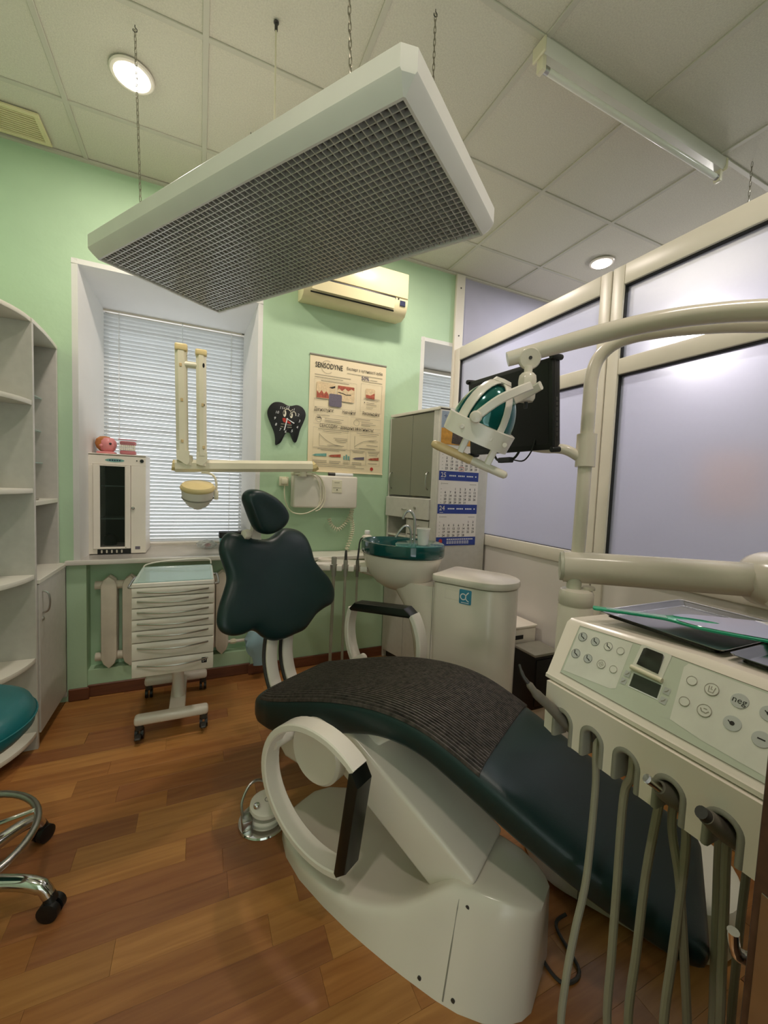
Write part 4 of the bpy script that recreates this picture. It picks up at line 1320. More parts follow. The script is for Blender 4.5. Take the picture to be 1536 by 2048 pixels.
# low wall shelf with a bottle
ws = solo('wall_shelf', box(.52, 1.31, 2.66, WALL_Y - .001, .835, .862, .003, 1), m_laminate_edge, 'narrow pale shelf on the green wall below the x-ray box', 'shelf', (.92, 2.78, .835))
bo = thing('white_bottle', 'white plastic bottle with ribbed cap on the wall shelf', 'bottle', (1.137, 2.76, .8625))
obj('bottle_body', lathe([(0, 0), (.040, 0), (.042, .006), (.042, .105), (.036, .125), (.018, .135), (.016, .14), (0, .14)], 24, Matrix.Translation((1.137, 2.76, .8626))), m_white2, bo)
obj('cap', lathe([(0, .1405), (.020, .1405), (.020, .162), (.017, .166), (0, .166)], 18, Matrix.Translation((1.137, 2.76, .8626))), m_ink_white, bo)
# pale blue bag hanging under the sill corner
bgm = bmesh.new()
rings = []
rr = random.Random(11)
for i in range(9):
    v = i / 8
    w = .035 + .055 * math.sin(PI * min(1, v * 1.15 + .1))
    ring = []
    for k in range(16):
        a = 2 * PI * k / 16
        q = 1 + rr.uniform(-.1, .1) + .12 * math.sin(3 * a + v * 4)
        ring.append(Vector((.365 + .02 * v + math.cos(a) * w * q, 2.80 + math.sin(a) * w * .55 * q, .345 - v * .245)))
    rings.append(ring)
grid_faces(bgm, rings, True, True, True)
solo('blue_bag', fix(bgm), m_bag_blue, 'crumpled light blue film bag behind the chair backrest', 'bag', (.37, 2.80, .1), ang=25)

# ================================================================== TALL CABINET WITH CALENDAR
tc = thing('tall_cabinet', 'tall beige cabinet with frosted glass doors standing against the partition', 'cabinet', (1.65, 2.6, 0))
CA, CB = Vector((1.345, 2.868, 0)), Vector((1.470, 2.372, 0))     # front line far / near
CTOP = 1.905
fd = (CB - CA); CLEN = fd.length; fd.normalize()
fn = Vector((fd.y, -fd.x, 0))
if fn.x > 0: fn = -fn
FM = frame_matrix(CA, fd, fn, (0, 0, 1))
obj('near_side', prism([(1.470, 2.372), (1.470, 2.352), (1.890, 2.352), (1.890, 2.372)], CTOP, Matrix.Translation((0, 0, 0)), bev=.001), lam, tc)
obj('far_side', prism([(1.345, 2.872), (1.884, 2.872), (1.884, 2.858), (1.349, 2.858)], CTOP - .02), lam, tc)
obj('back', box(1.872, 1.886, 2.372, 2.858, 0, CTOP - .02), lam, tc)
obj('top_board', prism([(1.345, 2.872), (1.888, 2.872), (1.888, 2.352), (1.464, 2.352)], .02, Matrix.Translation((0, 0, CTOP - .012)), bev=.001), m_laminate_edge, tc)
def fbox(a, b, o0, o1, z0, z1, bev=.002):
    return box(a, b, o0, o1, z0, z1, bev, 1, M=FM)
obj('shelf', fbox(0.02, CLEN - .02, -.36, -.02, 1.278, 1.292), lam, tc)
obj('shelf', fbox(0.02, CLEN - .02, -.36, -.02, 1.56, 1.576), lam, tc)
for k, (a, b) in enumerate(((.012, CLEN / 2 - .002), (CLEN / 2 + .002, CLEN - .045))):
    g = bmesh.new()
    dgl = obj('glass_door', fbox(a, b, -.004, .002, 1.30, CTOP - .022, .001), m_door_glass, tc)
    hx = a + .03 if k == 0 else b - .03
    obj('handle', tube([FM @ Vector(p) for p in catmull([(hx, .002, 1.47), (hx, .02, 1.46), (hx, .028, 1.41), (hx, .02, 1.36), (hx, .002, 1.35)], 4)], .004, 8), m_steel, dgl)
obj('door_post', fbox(CLEN - .045, CLEN, -.02, .002, .0, CTOP - .012), lam, tc)
obj('wood_block', fbox(.22, .25, -.10, -.05, 1.293, 1.34), m_tan, tc)
dw = obj('drawer', fbox(-.0, CLEN - .04, -.01, .020, 1.135, 1.285, .004), lam, tc)
obj('handle', tube([FM @ Vector(p) for p in catmull([(.20, .02, 1.20), (.205, .032, 1.196), (.235, .036, 1.194), (.265, .032, 1.196), (.27, .02, 1.20)], 4)], .004, 8), m_steel, dw)
obj('lock', lathe([(0, 0), (.009, 0), (.009, .008), (.004, .010), (0, .010)], 14, FM @ frame_matrix((.335, .02, 1.215), (1, 0, 0), (0, 0, 1), (0, 1, 0))), m_steel, dw)
obj('niche_side', fbox(.0, .016, -.30, 0, .60, 1.135), lam, tc)
obj('niche_divider', fbox(.225, .24, -.30, 0, .60, 1.135), lam, tc)
obj('niche_shelf', fbox(.016, .225, -.30, .0, .985, .999), m_laminate_edge, tc)
obj('niche_floor', fbox(.0, CLEN - .045, -.30, 0, .79, .806), lam, tc)
for z0, z1 in ((1.02, 1.128), (.905, 1.013), (.81, .898)):
    dw2 = obj('small_drawer', fbox(.245, CLEN - .05, -.012, .006, z0, z1, .003), lam, tc)
    obj('handle', tube([FM @ Vector(p) for p in catmull([(.32, .006, (z0 + z1) / 2 + .02), (.33, .02, (z0 + z1) / 2 + .018), (.36, .022, (z0 + z1) / 2 + .018), (.37, .006, (z0 + z1) / 2 + .02)], 3)], .0035, 8), m_steel, dw2)
for a, b in ((.0, .235), (.238, CLEN - .045)):
    obj('lower_door', fbox(a, b, -.018, .0, .06, .788, .002), lam, tc)
obj('plinth', fbox(.01, CLEN - .02, -.05, -.03, 0, .06, 0), m_darkgrey, tc)

# wall calendar on the cabinet side
cal = thing('wall_calendar', 'three-month wall calendar with blue strips on the cabinet side', 'calendar', (1.64, 2.35, .965))
CX0, CX1 = 1.478, 1.806
CY = 2.351
def cm(z, dz=0.0):
    return frame_matrix((CX0, CY - .001 - dz, z), (1, 0, 0), (0, 0, 1), (0, -1, 0))
CWd = CX1 - CX0
def sheet(nm, z0, z1, mt, dz=.0):
    return obj(nm, box(CX0, CX1, CY - .003 - dz, CY - .0005 - dz, z0, z1), mt, cal)
sheet('backing', .966, 1.89, m_paper_w)
pic = sheet('picture', 1.66, 1.885, m_ink_sky, .0022)
pf = bmesh.new(); fpoly(pf, [(0, .0), (CWd, .0), (CWd, .095), (0, .110)])
obj('picture_field', mapped(pf, cm(1.662, .0048)), m_ink_field, pic)
pf = bmesh.new(); fpoly(pf, [(.085, .01), (.20, .0), (.22, .13), (.18, .19), (.12, .18), (.075, .13), (.09, .08)])
obj('picture_subject', mapped(pf, cm(1.662, .0052)), m_ink_dark, pic)
pf = bmesh.new(); 
for (a, b) in ((0, 0), (.008, 0), (-.008, 0), (0, .008), (0, -.008)):
    fell(pf, .03 + a, .19 + b, .003, .003, 8)
frect(pf, .045, .188, .085, .191)
obj('picture_mark', mapped(pf, cm(1.662, .0052)), m_ink_navy, pic)
months = [
    (1.482, 1.652, [(r, c, str(2 + 7 * r + c - 7)) for r in range(1, 5) for c in range(7)] + [(0, 6, '1')], (4, 3)),
    (1.255, 1.418, [(r, c, str(1 + 7 * r + c - 2)) for r in range(5) for c in range(7) if 1 <= 1 + 7 * r + c - 2 <= 31], None),
    (1.026, 1.189, [(r, c, str(1 + 7 * r + c - 5)) for r in range(5) for c in range(7) if 1 <= 1 + 7 * r + c - 5 <= 28], None)]
for (z0, z1, cells, mark) in months:
    s_ = sheet('month_sheet', z0, z1, m_paper_w, .0022)
    h = z1 - z0
    items = [(t, .055 + c * .041, h - .058 - r * .0235, .0215, 'CENTER') for r, c, t in cells]
    obj('dates', mapped(text_bm(items, None, .0006), cm(z0, .0044)), m_ink, s_)
    sm = bmesh.new()
    for (a, b) in ((0, 0), (.005, 0), (-.005, 0), (0, .005), (0, -.005)):
        fell(sm, .022 + a, h - .022 + b, .002, .002, 6)
    frect(sm, .03, h - .0235, .075, h - .0205)
    frect(sm, .255, h - .0235, .312, h - .0205)
    for r in range(5):
        frect(sm, .018, h - .061 - r * .0235, .024, h - .057 - r * .0235)
    for k in range(40):
        fell(sm, .004 + k * .0082, h - .003, .0014, .0014, 5)
    obj('sheet_marks', mapped(sm, cm(z0, .0044)), m_ink_grey, s_)
    if mark:
        r, c = mark
        x, y = .055 + c * .041, h - .058 - r * .0235
        mkb = fstroke(bmesh.new(), rrect(.040, .026, .003, 2, x, y + .001), .0032, True)
        obj('date_marker', mapped(mkb, cm(z0, .0050)), m_ink_red, s_)
for z0, z1, num in ((1.418, 1.482, '25'), (1.189, 1.255, '24'), (.966, 1.026, None)):
    b_ = sheet('blue_strip', z0, z1, m_ink_blue, .0020)
    h = z1 - z0
    if num:
        obj('strip_number', mapped(text_bm([(num, .012, h * .56, .046)]), cm(z0, .0042)), m_teeth, b_)
    wv = bmesh.new()
    if num:
        for k in range(16):
            if k % 5 != 4:
                frect(wv, .082 + k * .0145, h * .46, .082 + k * .0145 + .0105, h * .60)
        frect(wv, .016, h * .12, .045, h * .16)
    else:
        for k in range(14):
            frect(wv, .085 + k * .0160, h * .68, .085 + k * .0160 + .012, h * .80)
        for v in (.50, .36, .22):
            for k in range(9):
                frect(wv, .085 + k * .021, h * v, .085 + k * .021 + .017, h * (v + .06))
    obj('strip_print', mapped(wv, cm(z0, .0042)), m_ink_white, b_)
    if not num:
        obj('strip_emblem', mapped(fell(bmesh.new(), .035, h * .5, .014, .018), cm(z0, .0042)), m_ink_red, b_)
# ================================================================== SPITTOON UNIT
SM = frame_matrix((0, 0, 0), U, T_, (0, 0, 1))       # (s, t, z) -> world ; right-handed
su = thing('spittoon_unit', 'cream dental spittoon unit with green glass bowl and tall rounded tower', 'dental unit', ST(-.85, 1.92, 0))
def stadium(s0, s1, t0, t1, r0=.03, n=12):
    pts = []
    R = (t1 - t0) / 2
    for k in range(n + 1):
        a = -PI / 2 + PI * k / n
        pts.append((s1 - R + R * math.cos(a), (t0 + t1) / 2 + R * math.sin(a)))
    for k in range(5):
        a = PI / 2 + PI / 2 * k / 4
        pts.append((s0 + r0 + r0 * math.cos(a), t1 - r0 + r0 * math.sin(a)))
    for k in range(5):
        a = PI + PI / 2 * k / 4
        pts.append((s0 + r0 + r0 * math.cos(a), t0 + r0 + r0 * math.sin(a)))
    return pts
TF, TB = 1.775, 2.055
obj('tower', prism(stadium(-.945, -.565, TF, TB), .895, SM @ Matrix.Translation((0, 0, .0)), bev=.004), m_unit, su)
obj('tower_lid', prism(stadium(-.955, -.557, TF - .008, TB + .008), .036, SM @ Matrix.Translation((0, 0, .898)), bev=.010), m_unit, su)
rings = []
for z, sl, hw in ((0, -1.035, .15), (.25, -1.04, .145), (.42, -1.05, .14), (.56, -1.075, .135), (.66, -1.11, .13), (.74, -1.16, .125), (.80, -1.22, .12), (.86, -1.29, .12)):
    r_ = []
    for k in range(24):
        a = 2 * PI * k / 24
        c = (sl + -.90) / 2
        h = (-.90 - sl) / 2
        ca, sa = math.cos(a), math.sin(a)
        x = c + h * (abs(ca) ** .7) * (1 if ca > 0 else -1)
        y = 1.905 + hw * (abs(sa) ** .7) * (1 if sa > 0 else -1)
        r_.append(SM @ Vector((x, y, z)))
    rings.append(r_)
pb_ = bmesh.new(); grid_faces(pb_, rings); obj('pedestal', fix(pb_), m_unit, su, ang=50)
BS, BT = -1.205, 1.885
BM = SM @ Matrix.Translation((BS, BT, 0))
def ell(prof, n=40):
    return lathe(prof, n, BM, sx=.248, sy=.190)
obj('bowl_shell', ell([(0, .785), (.20, .788), (.40, .800), (.60, .828), (.76, .868), (.87, .918), (.93, .962), (.955, .988), (.5, .988), (0, .988)]), m_unit, su, ang=50)
bw = obj('basin', ell([(.955, .9885), (.985, .992), (1.0, 1.004), (1.0, 1.046), (.985, 1.056), (.955, 1.058), (.915, 1.050), (.87, 1.030), (.78, .999), (.5, .992), (.12, .990), (.10, .986), (0, .986)]), m_teal_glass, su, ang=50)
pl_ = [(x, y) for x, y in [(.243 * math.cos(a), .186 * math.sin(a)) for a in [PI * (-.5 + k / 20) * .80 for k in range(21)]]]
pl_ = pl_ + [(.030, .10), (-.012, .04), (-.02, -.02), (.02, -.10)]
obj('cup_shelf', prism(pl_, .012, BM @ Matrix.Translation((0, 0, 1.047)), bev=.003), m_teal_rim, su)
obj('drain', lathe([(0, 0), (.018, 0), (.018, .003), (0, .004)], 14, BM @ Matrix.Translation((-.02, 0, .987))), m_steel, su)
fb = Vector((1.088, 1.955, 1.058))
rv = Vector((.909, -.414, 0))
fp1 = catmull([fb, fb + Vector((0, 0, .08)), fb + Vector((0, 0, .135)) - rv * .004, fb + Vector((0, 0, .168)) - rv * .022, fb + Vector((0, 0, .172)) - rv * .042, fb + Vector((0, 0, .150)) - rv * .060, fb + Vector((0, 0, .125)) - rv * .066], 5)
obj('cup_spout', tube(fp1, .0075, 10), m_steel, su)
fb2 = fb - rv * .028 + Vector((0, -.02, 0))
fp2 = catmull([fb2, fb2 + Vector((0, 0, .05)), fb2 + Vector((0, 0, .085)) - rv * .012, fb2 + Vector((0, 0, .09)) - rv * .035, fb2 + Vector((0, 0, .065)) - rv * .06, fb2 + Vector((0, 0, .025)) - rv * .085], 5)
obj('rinse_spout', tube(fp2, .0065, 10), m_steel, su)
# embossed badge plate and logo on the tower front
TFM = SM @ frame_matrix((0, TF, 0), (1, 0, 0), (0, 0, 1), (0, -1, 0))
em = bmesh.new()
fstroke(em, [(-.90, .925), (-.79, .925)], .002); fstroke(em, [(-.90, .865), (-.79, .865)], .002); fstroke(em, [(-.90, .865), (-.90, .925)], .002)
em2 = bmesh.new(); 
fstroke(em2, [(-.862, .868), (-.862, .838)], .001)
obj('logo_tile', prism(rrect(.062, .070, .006, 3, -.765, .850), .002, TFM, bev=.0006), m_logo_blue, su)
lgm = bmesh.new()
fstroke(lgm, circ(-.775, .850, .014, 18), .005, True)
fstroke(lgm, catmull([(-.748, .874), (-.760, .860), (-.763, .848), (-.757, .836), (-.746, .830)], 4), .005)
frect(lgm, -.785, .8205, -.745, .8235)
obj('logo_mark', mapped(lgm, TFM @ Matrix.Translation((0, 0, .0024))), m_ink_white, su)
bev_ = bmesh.new()
for q in ((-.872, -.800, .872, .874), (-.872, -.800, .826, .828), (-.872, -.870, .826, .874)):
    frect(bev_, q[0], q[2], q[1], q[3])
obj('embossed_frame', mapped(bev_, TFM @ Matrix.Translation((0, 0, .0006))), m_white, su)
em.free(); em2.free()
sl_ = box(-.9405, -.9385, TF - .0006, TF + .001, .02, .895, M=SM)
obj('panel_joint', sl_, m_grey, su)

# plastic cup on the bowl shelf
cpc = BM @ Matrix.Translation((.150, -.030, 1.0595))
cup = solo('plastic_cup', lathe([(0, 0), (.026, 0), (.027, .004), (.0345, .080), (.0375, .084), (.0375, .088), (.034, .088), (.0265, .008), (0, .007)], 28, cpc), mk_translucent('cup_plastic', 'f4f2ec', .22, .3), 'white plastic cup on the green spittoon shelf', 'cup', cpc.translation)

# assistant's holder with suction hoses
ah = thing('assistant_holder', 'white assistant instrument holder board left of the spittoon bowl', 'holder', (.78, 2.20, .88))
AD = Vector((.909, -.414, 0)).normalized(); AN = Vector((.414, .909, 0)).normalized()
AM = frame_matrix((.585, 2.195, .875), AD, AN, (0, 0, 1))
hol = [(0.0, .20), (0.0, .02), (.02, 0)]
xcur = .02
for c in (.112, .178, .245):
    hol += [(c - .018, 0), (c - .018, .045), (c - .010, .055), (c + .010, .055), (c + .018, .045), (c + .018, 0)]
hol += [(.30, 0), (.305, .01), (.305, .20)]
obj('board', prism(hol, .030, AM, bev=.003), m_white, ah)
obj('support_arm', sweep_rect([AM @ Vector((.25, .15, -.005)), AM @ Vector((.34, .10, -.02)), SM @ Vector((-1.22, 1.99, .86))], .05, .03, (0, 0, 1)), m_unit, ah)
def suction(c, r, top, label, mt, bend):
    g = thing('suction_tip', label, 'suction hose', AM @ Vector((c, .03, .02)), 'assistant suction hoses')
    obj('handpiece', tube([AM @ Vector((c, .028, -.035)), AM @ Vector((c, .028, .04)), AM @ Vector((c, .028, top - .005)), AM @ Vector((c, .028, top))], [r * .8, r, r, r * .85], 16), mt, g)
    hp = catmull([AM @ Vector((c, .028, -.035)), AM @ Vector((c - .002, .030, -.25)), AM @ Vector((c - bend, .05, -.55)), AM @ Vector((c - bend * 1.2, .16, -.74)), AM @ Vector((c + .10, .22, -.84)), AM @ Vector((c + .22, .12, -.82))], 6)
    obj('hose', tube(hp, r * .62, 10), m_hose, g)
    return g
suction(.112, .0150, .075, 'thick grey suction handpiece, leftmost in the assistant holder', m_grey, .008)
g2 = suction(.178, .0125, .060, 'middle grey suction handpiece in the assistant holder', m_grey, .004)
obj('nozzle', tube([AM @ Vector((.178, .028, .06)), AM @ Vector((.178, .028, .09)), AM @ Vector((.178, .028, .115))], [.009, .008, .006], 12), m_darkgrey, g2)
g3 = suction(.245, .0100, .06, 'slim dark syringe, rightmost in the assistant holder beside the bowl', m_grey_d, .02)
obj('tip', tube(catmull([AM @ Vector((.245, .028, .06)), AM @ Vector((.250, .028, .12)), AM @ Vector((.253, .028, .16)), AM @ Vector((.262, .028, .185)), AM @ Vector((.272, .028, .19))], 4), [.006] * 5 + [.0045] * 8 + [.003] * 4, 8), m_darkgrey, g3)
dsh = lathe([(0, 0), (.045, 0), (.050, .004), (.052, .016), (.048, .016), (.045, .006), (0, .005)], 24, AM @ Matrix.Translation((.055, .125, .0305)))
solo('round_dish', dsh, m_white2, 'round white dish on the assistant holder board', 'dish', AM @ Vector((.055, .125, .03)))
nap = box(-.055, .055, -.04, .04, 0, .003, .001, 1, M=AM @ Matrix.Translation((.060, .045, .0305)) @ Matrix.Rotation(.2, 4, 'Z'))
solo('paper_packet', nap, m_paper_w, 'small crumpled white paper packet on the assistant holder board', 'packet', AM @ Vector((.06, .045, .03)))

# ================================================================== COLUMN, ARM, LIGHT, MONITOR
jb = thing('floor_box', 'low cream floor connection box beneath the leg rest', 'floor box', ST(0.0, 1.62, 0))
bxp = [(s, t) for s, t in rrect(.66, .40, .19, 8, -.060, 1.625)]
obj('cover', prism(bxp, .17, SM, bev=.03), m_unit_dark, jb)
obj('seam', box(-.162, -.160, 1.4240, 1.4262, .005, .14, M=SM), m_darkgrey, jb)
COLX = Vector((1.279, 1.043, 0))
ca = thing('unit_column', 'cream round column with swing arm carrying the instrument console', 'column', (COLX.x, COLX.y, .17))
ct_ = Matrix.Translation(COLX)
obj('column', lathe([(0, .17), (.060, .17), (.060, .945), (.058, .948), (.058, .951), (.060, .954), (.060, .992), (.055, 1.004), (.040, 1.010), (0, 1.010)], 36, ct_), m_unit, ca)
obj('pivot', lathe([(0, 1.009), (.026, 1.009), (.026, 1.05), (0, 1.05)], 20, Matrix.Translation((1.272, 1.05, 0))), m_unit_dark, ca)
obj('locking_disc', lathe([(0, 0), (.022, 0), (.022, .008), (.018, .012), (0, .012)], 18, Matrix.Translation((1.312, 1.018, 1.009))), m_unit, ca)
sa0, sa1 = Vector((1.245, 1.080, 1.088)), Vector((1.690, .690, 1.098))
ad = (sa1 - sa0).normalized(); asd = ad.cross(Vector((0, 0, 1))).normalized()
obj('swing_arm', sweep_rect([sa0, sa0 + ad * .01, sa1], .085, .112, asd, bev=.36), m_unit, ca, ang=50)
obj('arm_end_cover', sweep_rect([sa0 - ad * .012, sa0], .080, .104, asd, bev=.38), m_unit_dark, ca, ang=50)
obj('elbow_hub', lathe([(0, -.085), (.05, -.083), (.082, -.07), (.092, -.045), (.092, .045), (.082, .07), (.05, .083), (0, .085)], 32, Matrix.Translation((1.735, .655, 1.098)) @ Matrix.Rotation(PI / 2, 4, Vector((.909, -.414, 0)))), m_unit, ca, ang=50)
obj('lower_arm', sweep_rect([Vector((1.70, .63, 1.045)), Vector((1.56, .50, 1.00)), Vector((1.36, .36, .945)), Vector((1.26, .31, .93))], .07, .08, (0, 0, 1), bev=.35), m_unit, ca, ang=50)

lt = thing('operating_light', 'cream dental operating light with green dome on a curved double arm', 'dental lamp', (.784, 1.031, 1.47))
P1 = [(1.292, 1.058, 1.142), (1.297, 1.060, 1.30), (1.303, 1.064, 1.45), (1.307, 1.068, 1.60), (1.313, 1.072, 1.72), (1.320, 1.076, 1.79), (1.332, 1.066, 1.857), (1.354, 1.026, 1.904), (1.389, .968, 1.924), (1.442, .866, 1.924), (1.476, .739, 1.901), (1.495, .640, 1.874), (1.506, .477, 1.825)]
p1s = catmull(P1, 6)
rad1 = .0238
obj('light_post', tube(p1s, rad1, 20), m_unit, lt)
P2 = [(.898, 1.051, 1.784), (.999, .974, 1.817), (1.106, .883, 1.850), (1.204, .796, 1.874), (1.293, .711, 1.884), (1.379, .594, 1.872), (1.462, .465, 1.836), (1.505, .40, 1.81)]
sp2 = catmull(P2, 6)
obj('spring_arm', tube(sp2, [.0225 + .0055 * min(1, k / 12) for k in range(len(sp2))], 20), m_unit, lt)
obj('arm_joint', tube([(1.508, .44, 1.75), (1.508, .44, 1.88)], .042, 22), m_unit, lt)
# lamp head frame: e1 along the band, e2 towards the dentist, e3 up the dome
HO = Vector((.784, 1.031, 1.543))
e1 = Vector((.8165, -.4082, -.3620)).normalized()
e2 = Vector((-.590, -.780, -.22)); e2 = (e2 - e1 * e2.dot(e1)).normalized()
e3 = e1.cross(e2)
if e3.z < 0: e3 = -e3
HM = frame_matrix(HO, e1, e2, e3)
obj('pivot_disc', lathe([(0, -.016), (.030, -.016), (.034, -.010), (.034, .010), (.030, .016), (0, .016)], 26, frame_matrix((.948, 1.006, 1.783), e1, e3, -e2)), m_unit, lt)
obj('pivot_screw', lathe([(0, 0), (.0055, 0), (.0055, .003), (0, .003)], 12, frame_matrix(Vector((.948, 1.006, 1.785)) + e2 * .016, e1, e3, e2)), m_darkgrey, lt)
nk = Vector((.944, 1.003, 1.757))
obj('neck', tube([nk, nk + Vector((-.002, 0, -.05))], [.013, .012], 16), m_unit, lt)
blk = Vector((.937, .998, 1.690))
obj('yoke_block', lathe([(0, -.046), (.022, -.045), (.0275, -.036), (.029, .02), (.027, .034), (.018, .044), (0, .046)], 8, Matrix.Translation(blk) @ Matrix.Rotation(.5, 4, 'Z')), m_unit, lt)
obj('cable_gland', tube([blk + Vector((0, 0, -.044)), blk + Vector((0, 0, -.066))], [.006, .005], 10), m_black, lt)
hd3 = [(-.037, .100, .040), (.0, .102, .105), (.042, .080, .150), (.070, .050, .174)]
obj('yoke_arm', sweep_rect([HM @ Vector(p) for p in catmull(hd3, 5)], .026, .012, e3 * .62 - e1 * .78, bev=.3), m_white, lt)
obj('yoke_arm', sweep_rect([HM @ Vector(p) for p in catmull([(.02, -.100, .04), (.05, -.09, .10), (.085, -.05, .15), (.105, .0, .19)], 5)], .026, .012, e3 * .62 - e1 * .78, bev=.3), m_white, lt)
for s_ in (1, -1):
    obj('tilt_knob', lathe([(0, 0), (.012, .001), (.017, .006), (.018, .014), (.014, .020), (0, .022)], 20, HM @ frame_matrix((-.037 if s_ > 0 else .02, s_ * .094, .040), (1, 0, 0), (0, 0, 1) if s_ < 0 else (0, 0, -1), (0, s_, 0))), m_unit, lt)
dome = []
for k in range(13):
    a = PI / 2 * k / 12
    dome.append((.0945 * math.cos(a) ** .9, .022 + .125 * math.sin(a) ** 1.05))
obj('dome', lathe([(0, .015), (.090, .015)] + dome, 36, HM, sx=1.0, sy=.88), m_dome, lt, ang=60)
band = [Vector((x, y, 0)) for x, y in [(.104 * math.copysign(abs(math.cos(a)) ** .75, math.cos(a)), .094 * math.copysign(abs(math.sin(a)) ** .75, math.sin(a))) for a in [2 * PI * k / 40 for k in range(40)]]]
bb = bmesh.new()
rings = [[HM @ Vector((v.x * f, v.y * f, z)) for v in band] for f, z in ((.95, -.028), (1.0, -.028), (1.02, .026), (.97, .028))]
grid_faces(bb, rings, True, True, True)
obj('band', fix(bb), m_white, lt)
obj('reflector_front', lathe([(0, -.0285), (.088, -.0285), (.088, -.031), (.06, -.033), (0, -.034)], 28, HM, sy=.88), m_glass, lt)
def strap(ang, w):
    pts = []
    for k in range(17):
        a = PI * k / 16
        rr_ = .0985 * math.cos(a)
        pts.append(HM @ Vector((rr_ * math.cos(ang), rr_ * math.sin(ang) * .9, .022 + .134 * math.sin(a))))
    return sweep_rect(pts, w, .006, HM.to_3x3() @ Vector((-math.sin(ang), math.cos(ang), 0)), bev=.3)
obj('strap', strap(2.35, .034), m_white, lt, ang=60)
obj('strap', strap(1.05, .024), m_white, lt, ang=60)
obj('top_cap', lathe([(0, .150), (.026, .150), (.030, .154), (.024, .164), (0, .166)], 20, HM), m_white, lt)
for x in (-.028, .062):
    obj('handle_strut', box(x - .010, x + .010, .045, .060, -.085, -.020, .003, 1, M=HM), m_white, lt)
hl = [HM @ Vector((-.112 + .125 * k / 8, .052, -.084)) for k in range(9)]
obj('handle_sleeve', tube([hl[0] - e1 * .006] + hl, [.006, .0115] + [.0135] * 8, 14), m_tan, lt)
hl = [HM @ Vector((.012 + .114 * k / 8, .052, -.084)) for k in range(9)]
obj('handle_bar', tube(hl + [hl[-1] + e1 * .006], [.0125] * 8 + [.0115, .006], 14), m_unit, lt)
obj('handle_plate', box(-.015, .09, .042, .062, -.081, -.076, .002, 1, M=HM), m_white, lt)
for (x, z) in ((-.06, .0), (-.015, .0), (.03, .0), (.075, .0)):
    obj('band_dimple', lathe([(0, 0), (.007, 0), (.006, .0010), (0, .0013)], 14, HM @ frame_matrix((x, .0925, z), (1, 0, 0), (0, 0, 1), (0, 1, 0))), m_unit, lt)
# clamp and monitor
mn = thing('monitor', 'black flat monitor seen beside the operating light, held on the post', 'monitor', (1.16, 1.37, 1.53))
MR0, MR1 = Vector((1.192, 1.118, 1.522)), Vector((1.157, 1.576, 1.522))
mx = (MR1 - MR0); MWd = mx.length; mx.normalize()
mu = Vector((-.10, -.01, .99)).normalized()
mu = (mu - mx * mu.dot(mx)).normalized()
mnn = mu.cross(mx)
if mnn.x > 0: mnn = -mnn
MM = frame_matrix(MR0, mx, mu, mnn)
obj('casing', box(0, MWd, 0, .335, -.045, 0, .006, 2, M=MM), m_black, mn)
obj('screen', box(.016, MWd - .016, .022, .318, -.001, .0012, M=MM), m_screen, mn)
for (a, b) in ((0, 0), (MWd, 0), (0, .335), (MWd, .335)):
    obj('corner_bumper', lathe([(0, -.05), (.010, -.05), (.011, -.045), (.011, .003), (.009, .006), (0, .006)], 14, MM @ Matrix.Translation((a, b, 0))), m_black, mn)
bt_ = obj('side_button', box(-.002, .002, .05, .062, -.030, -.018, .0008, 1, M=MM), m_darkgrey, mn)
for k in range(1, 8):
    dup(bt_, mn, mu * (.0185 * k))
obj('bezel_seam', box(-.0015, .0008, .01, .325, -.014, -.012, M=MM), m_darkgrey, mn)
obj('post_clamp', tube([(1.3030, 1.064, 1.462), (1.3065, 1.0675, 1.582)], .0345, 24), m_unit, mn)
obj('bracket_arm', tube(catmull([(1.285, 1.080, 1.50), (1.255, 1.105, 1.522), (1.235, 1.135, 1.530), (1.222, 1.20, 1.535), (1.218, 1.30, 1.56), (1.218, 1.36, 1.62)], 5), .019, 14), m_unit, mn)
cblp = catmull([(1.20, 1.28, 1.56), (1.185, 1.30, 1.505), (1.175, 1.34, 1.488), (1.172, 1.40, 1.495), (1.18, 1.44, 1.54)], 5)
obj('cable', tube(cblp, .005, 8), m_black, mn)
obj('cable', tube(catmull([(1.19, 1.20, 1.60), (1.175, 1.20, 1.53), (1.172, 1.24, 1.485), (1.172, 1.30, 1.49)], 5), .003, 6), m_black, mn)
obj('cable_plug', box(1.160, 1.186, 1.31, 1.385, 1.480, 1.502, .004, 1), m_black, mn)
# ================================================================== INSTRUMENT CONSOLE
cn = thing('instrument_console', 'cream dental instrument console with button panel and handpiece holders', 'console', (1.05, .42, .76))
CY0, CY1 = .735, .165      # far end, near end (Y)
prof = [(.822, .884), (.811, .892), (.812, .900), (.817, .903), (.902, 1.037), (.918, 1.046), (1.300, 1.036), (1.325, 1.01), (1.310, .93), (1.26, .89)]
body = bmesh.new()
rings = []
for (y, f) in ((CY0 + .004, .06), (CY0, .0), (CY0 - .02, .0), (.45, 0), (CY1 + .02, 0), (CY1, 0), (CY1 - .004, .06)):
    cx, cz = 1.06, .965
    top_in = .020 if y > CY0 - .03 else 0
    rings.append([Vector((x + (cx - x) * f, y + (.022 if z > 1.0 and y > .5 else 0), z + (cz - z) * f - (top_in if z > 1.02 else 0))) for x, z in prof])
grid_faces(body, rings)
obj('housing', fix(body), m_unit, cn, ang=30)
pb = Vector((.535, 0, .845)).normalized()
CPM = frame_matrix((.8165, .735, .9025), (0, -1, 0), pb, Vector((-pb.z, 0, pb.x)))   # a to the right, b up the slope
def cpoly(pts, z, mat, nm, par=None):
    return obj(nm, mapped(fpoly(bmesh.new(), pts, z), CPM), mat, par or cn)
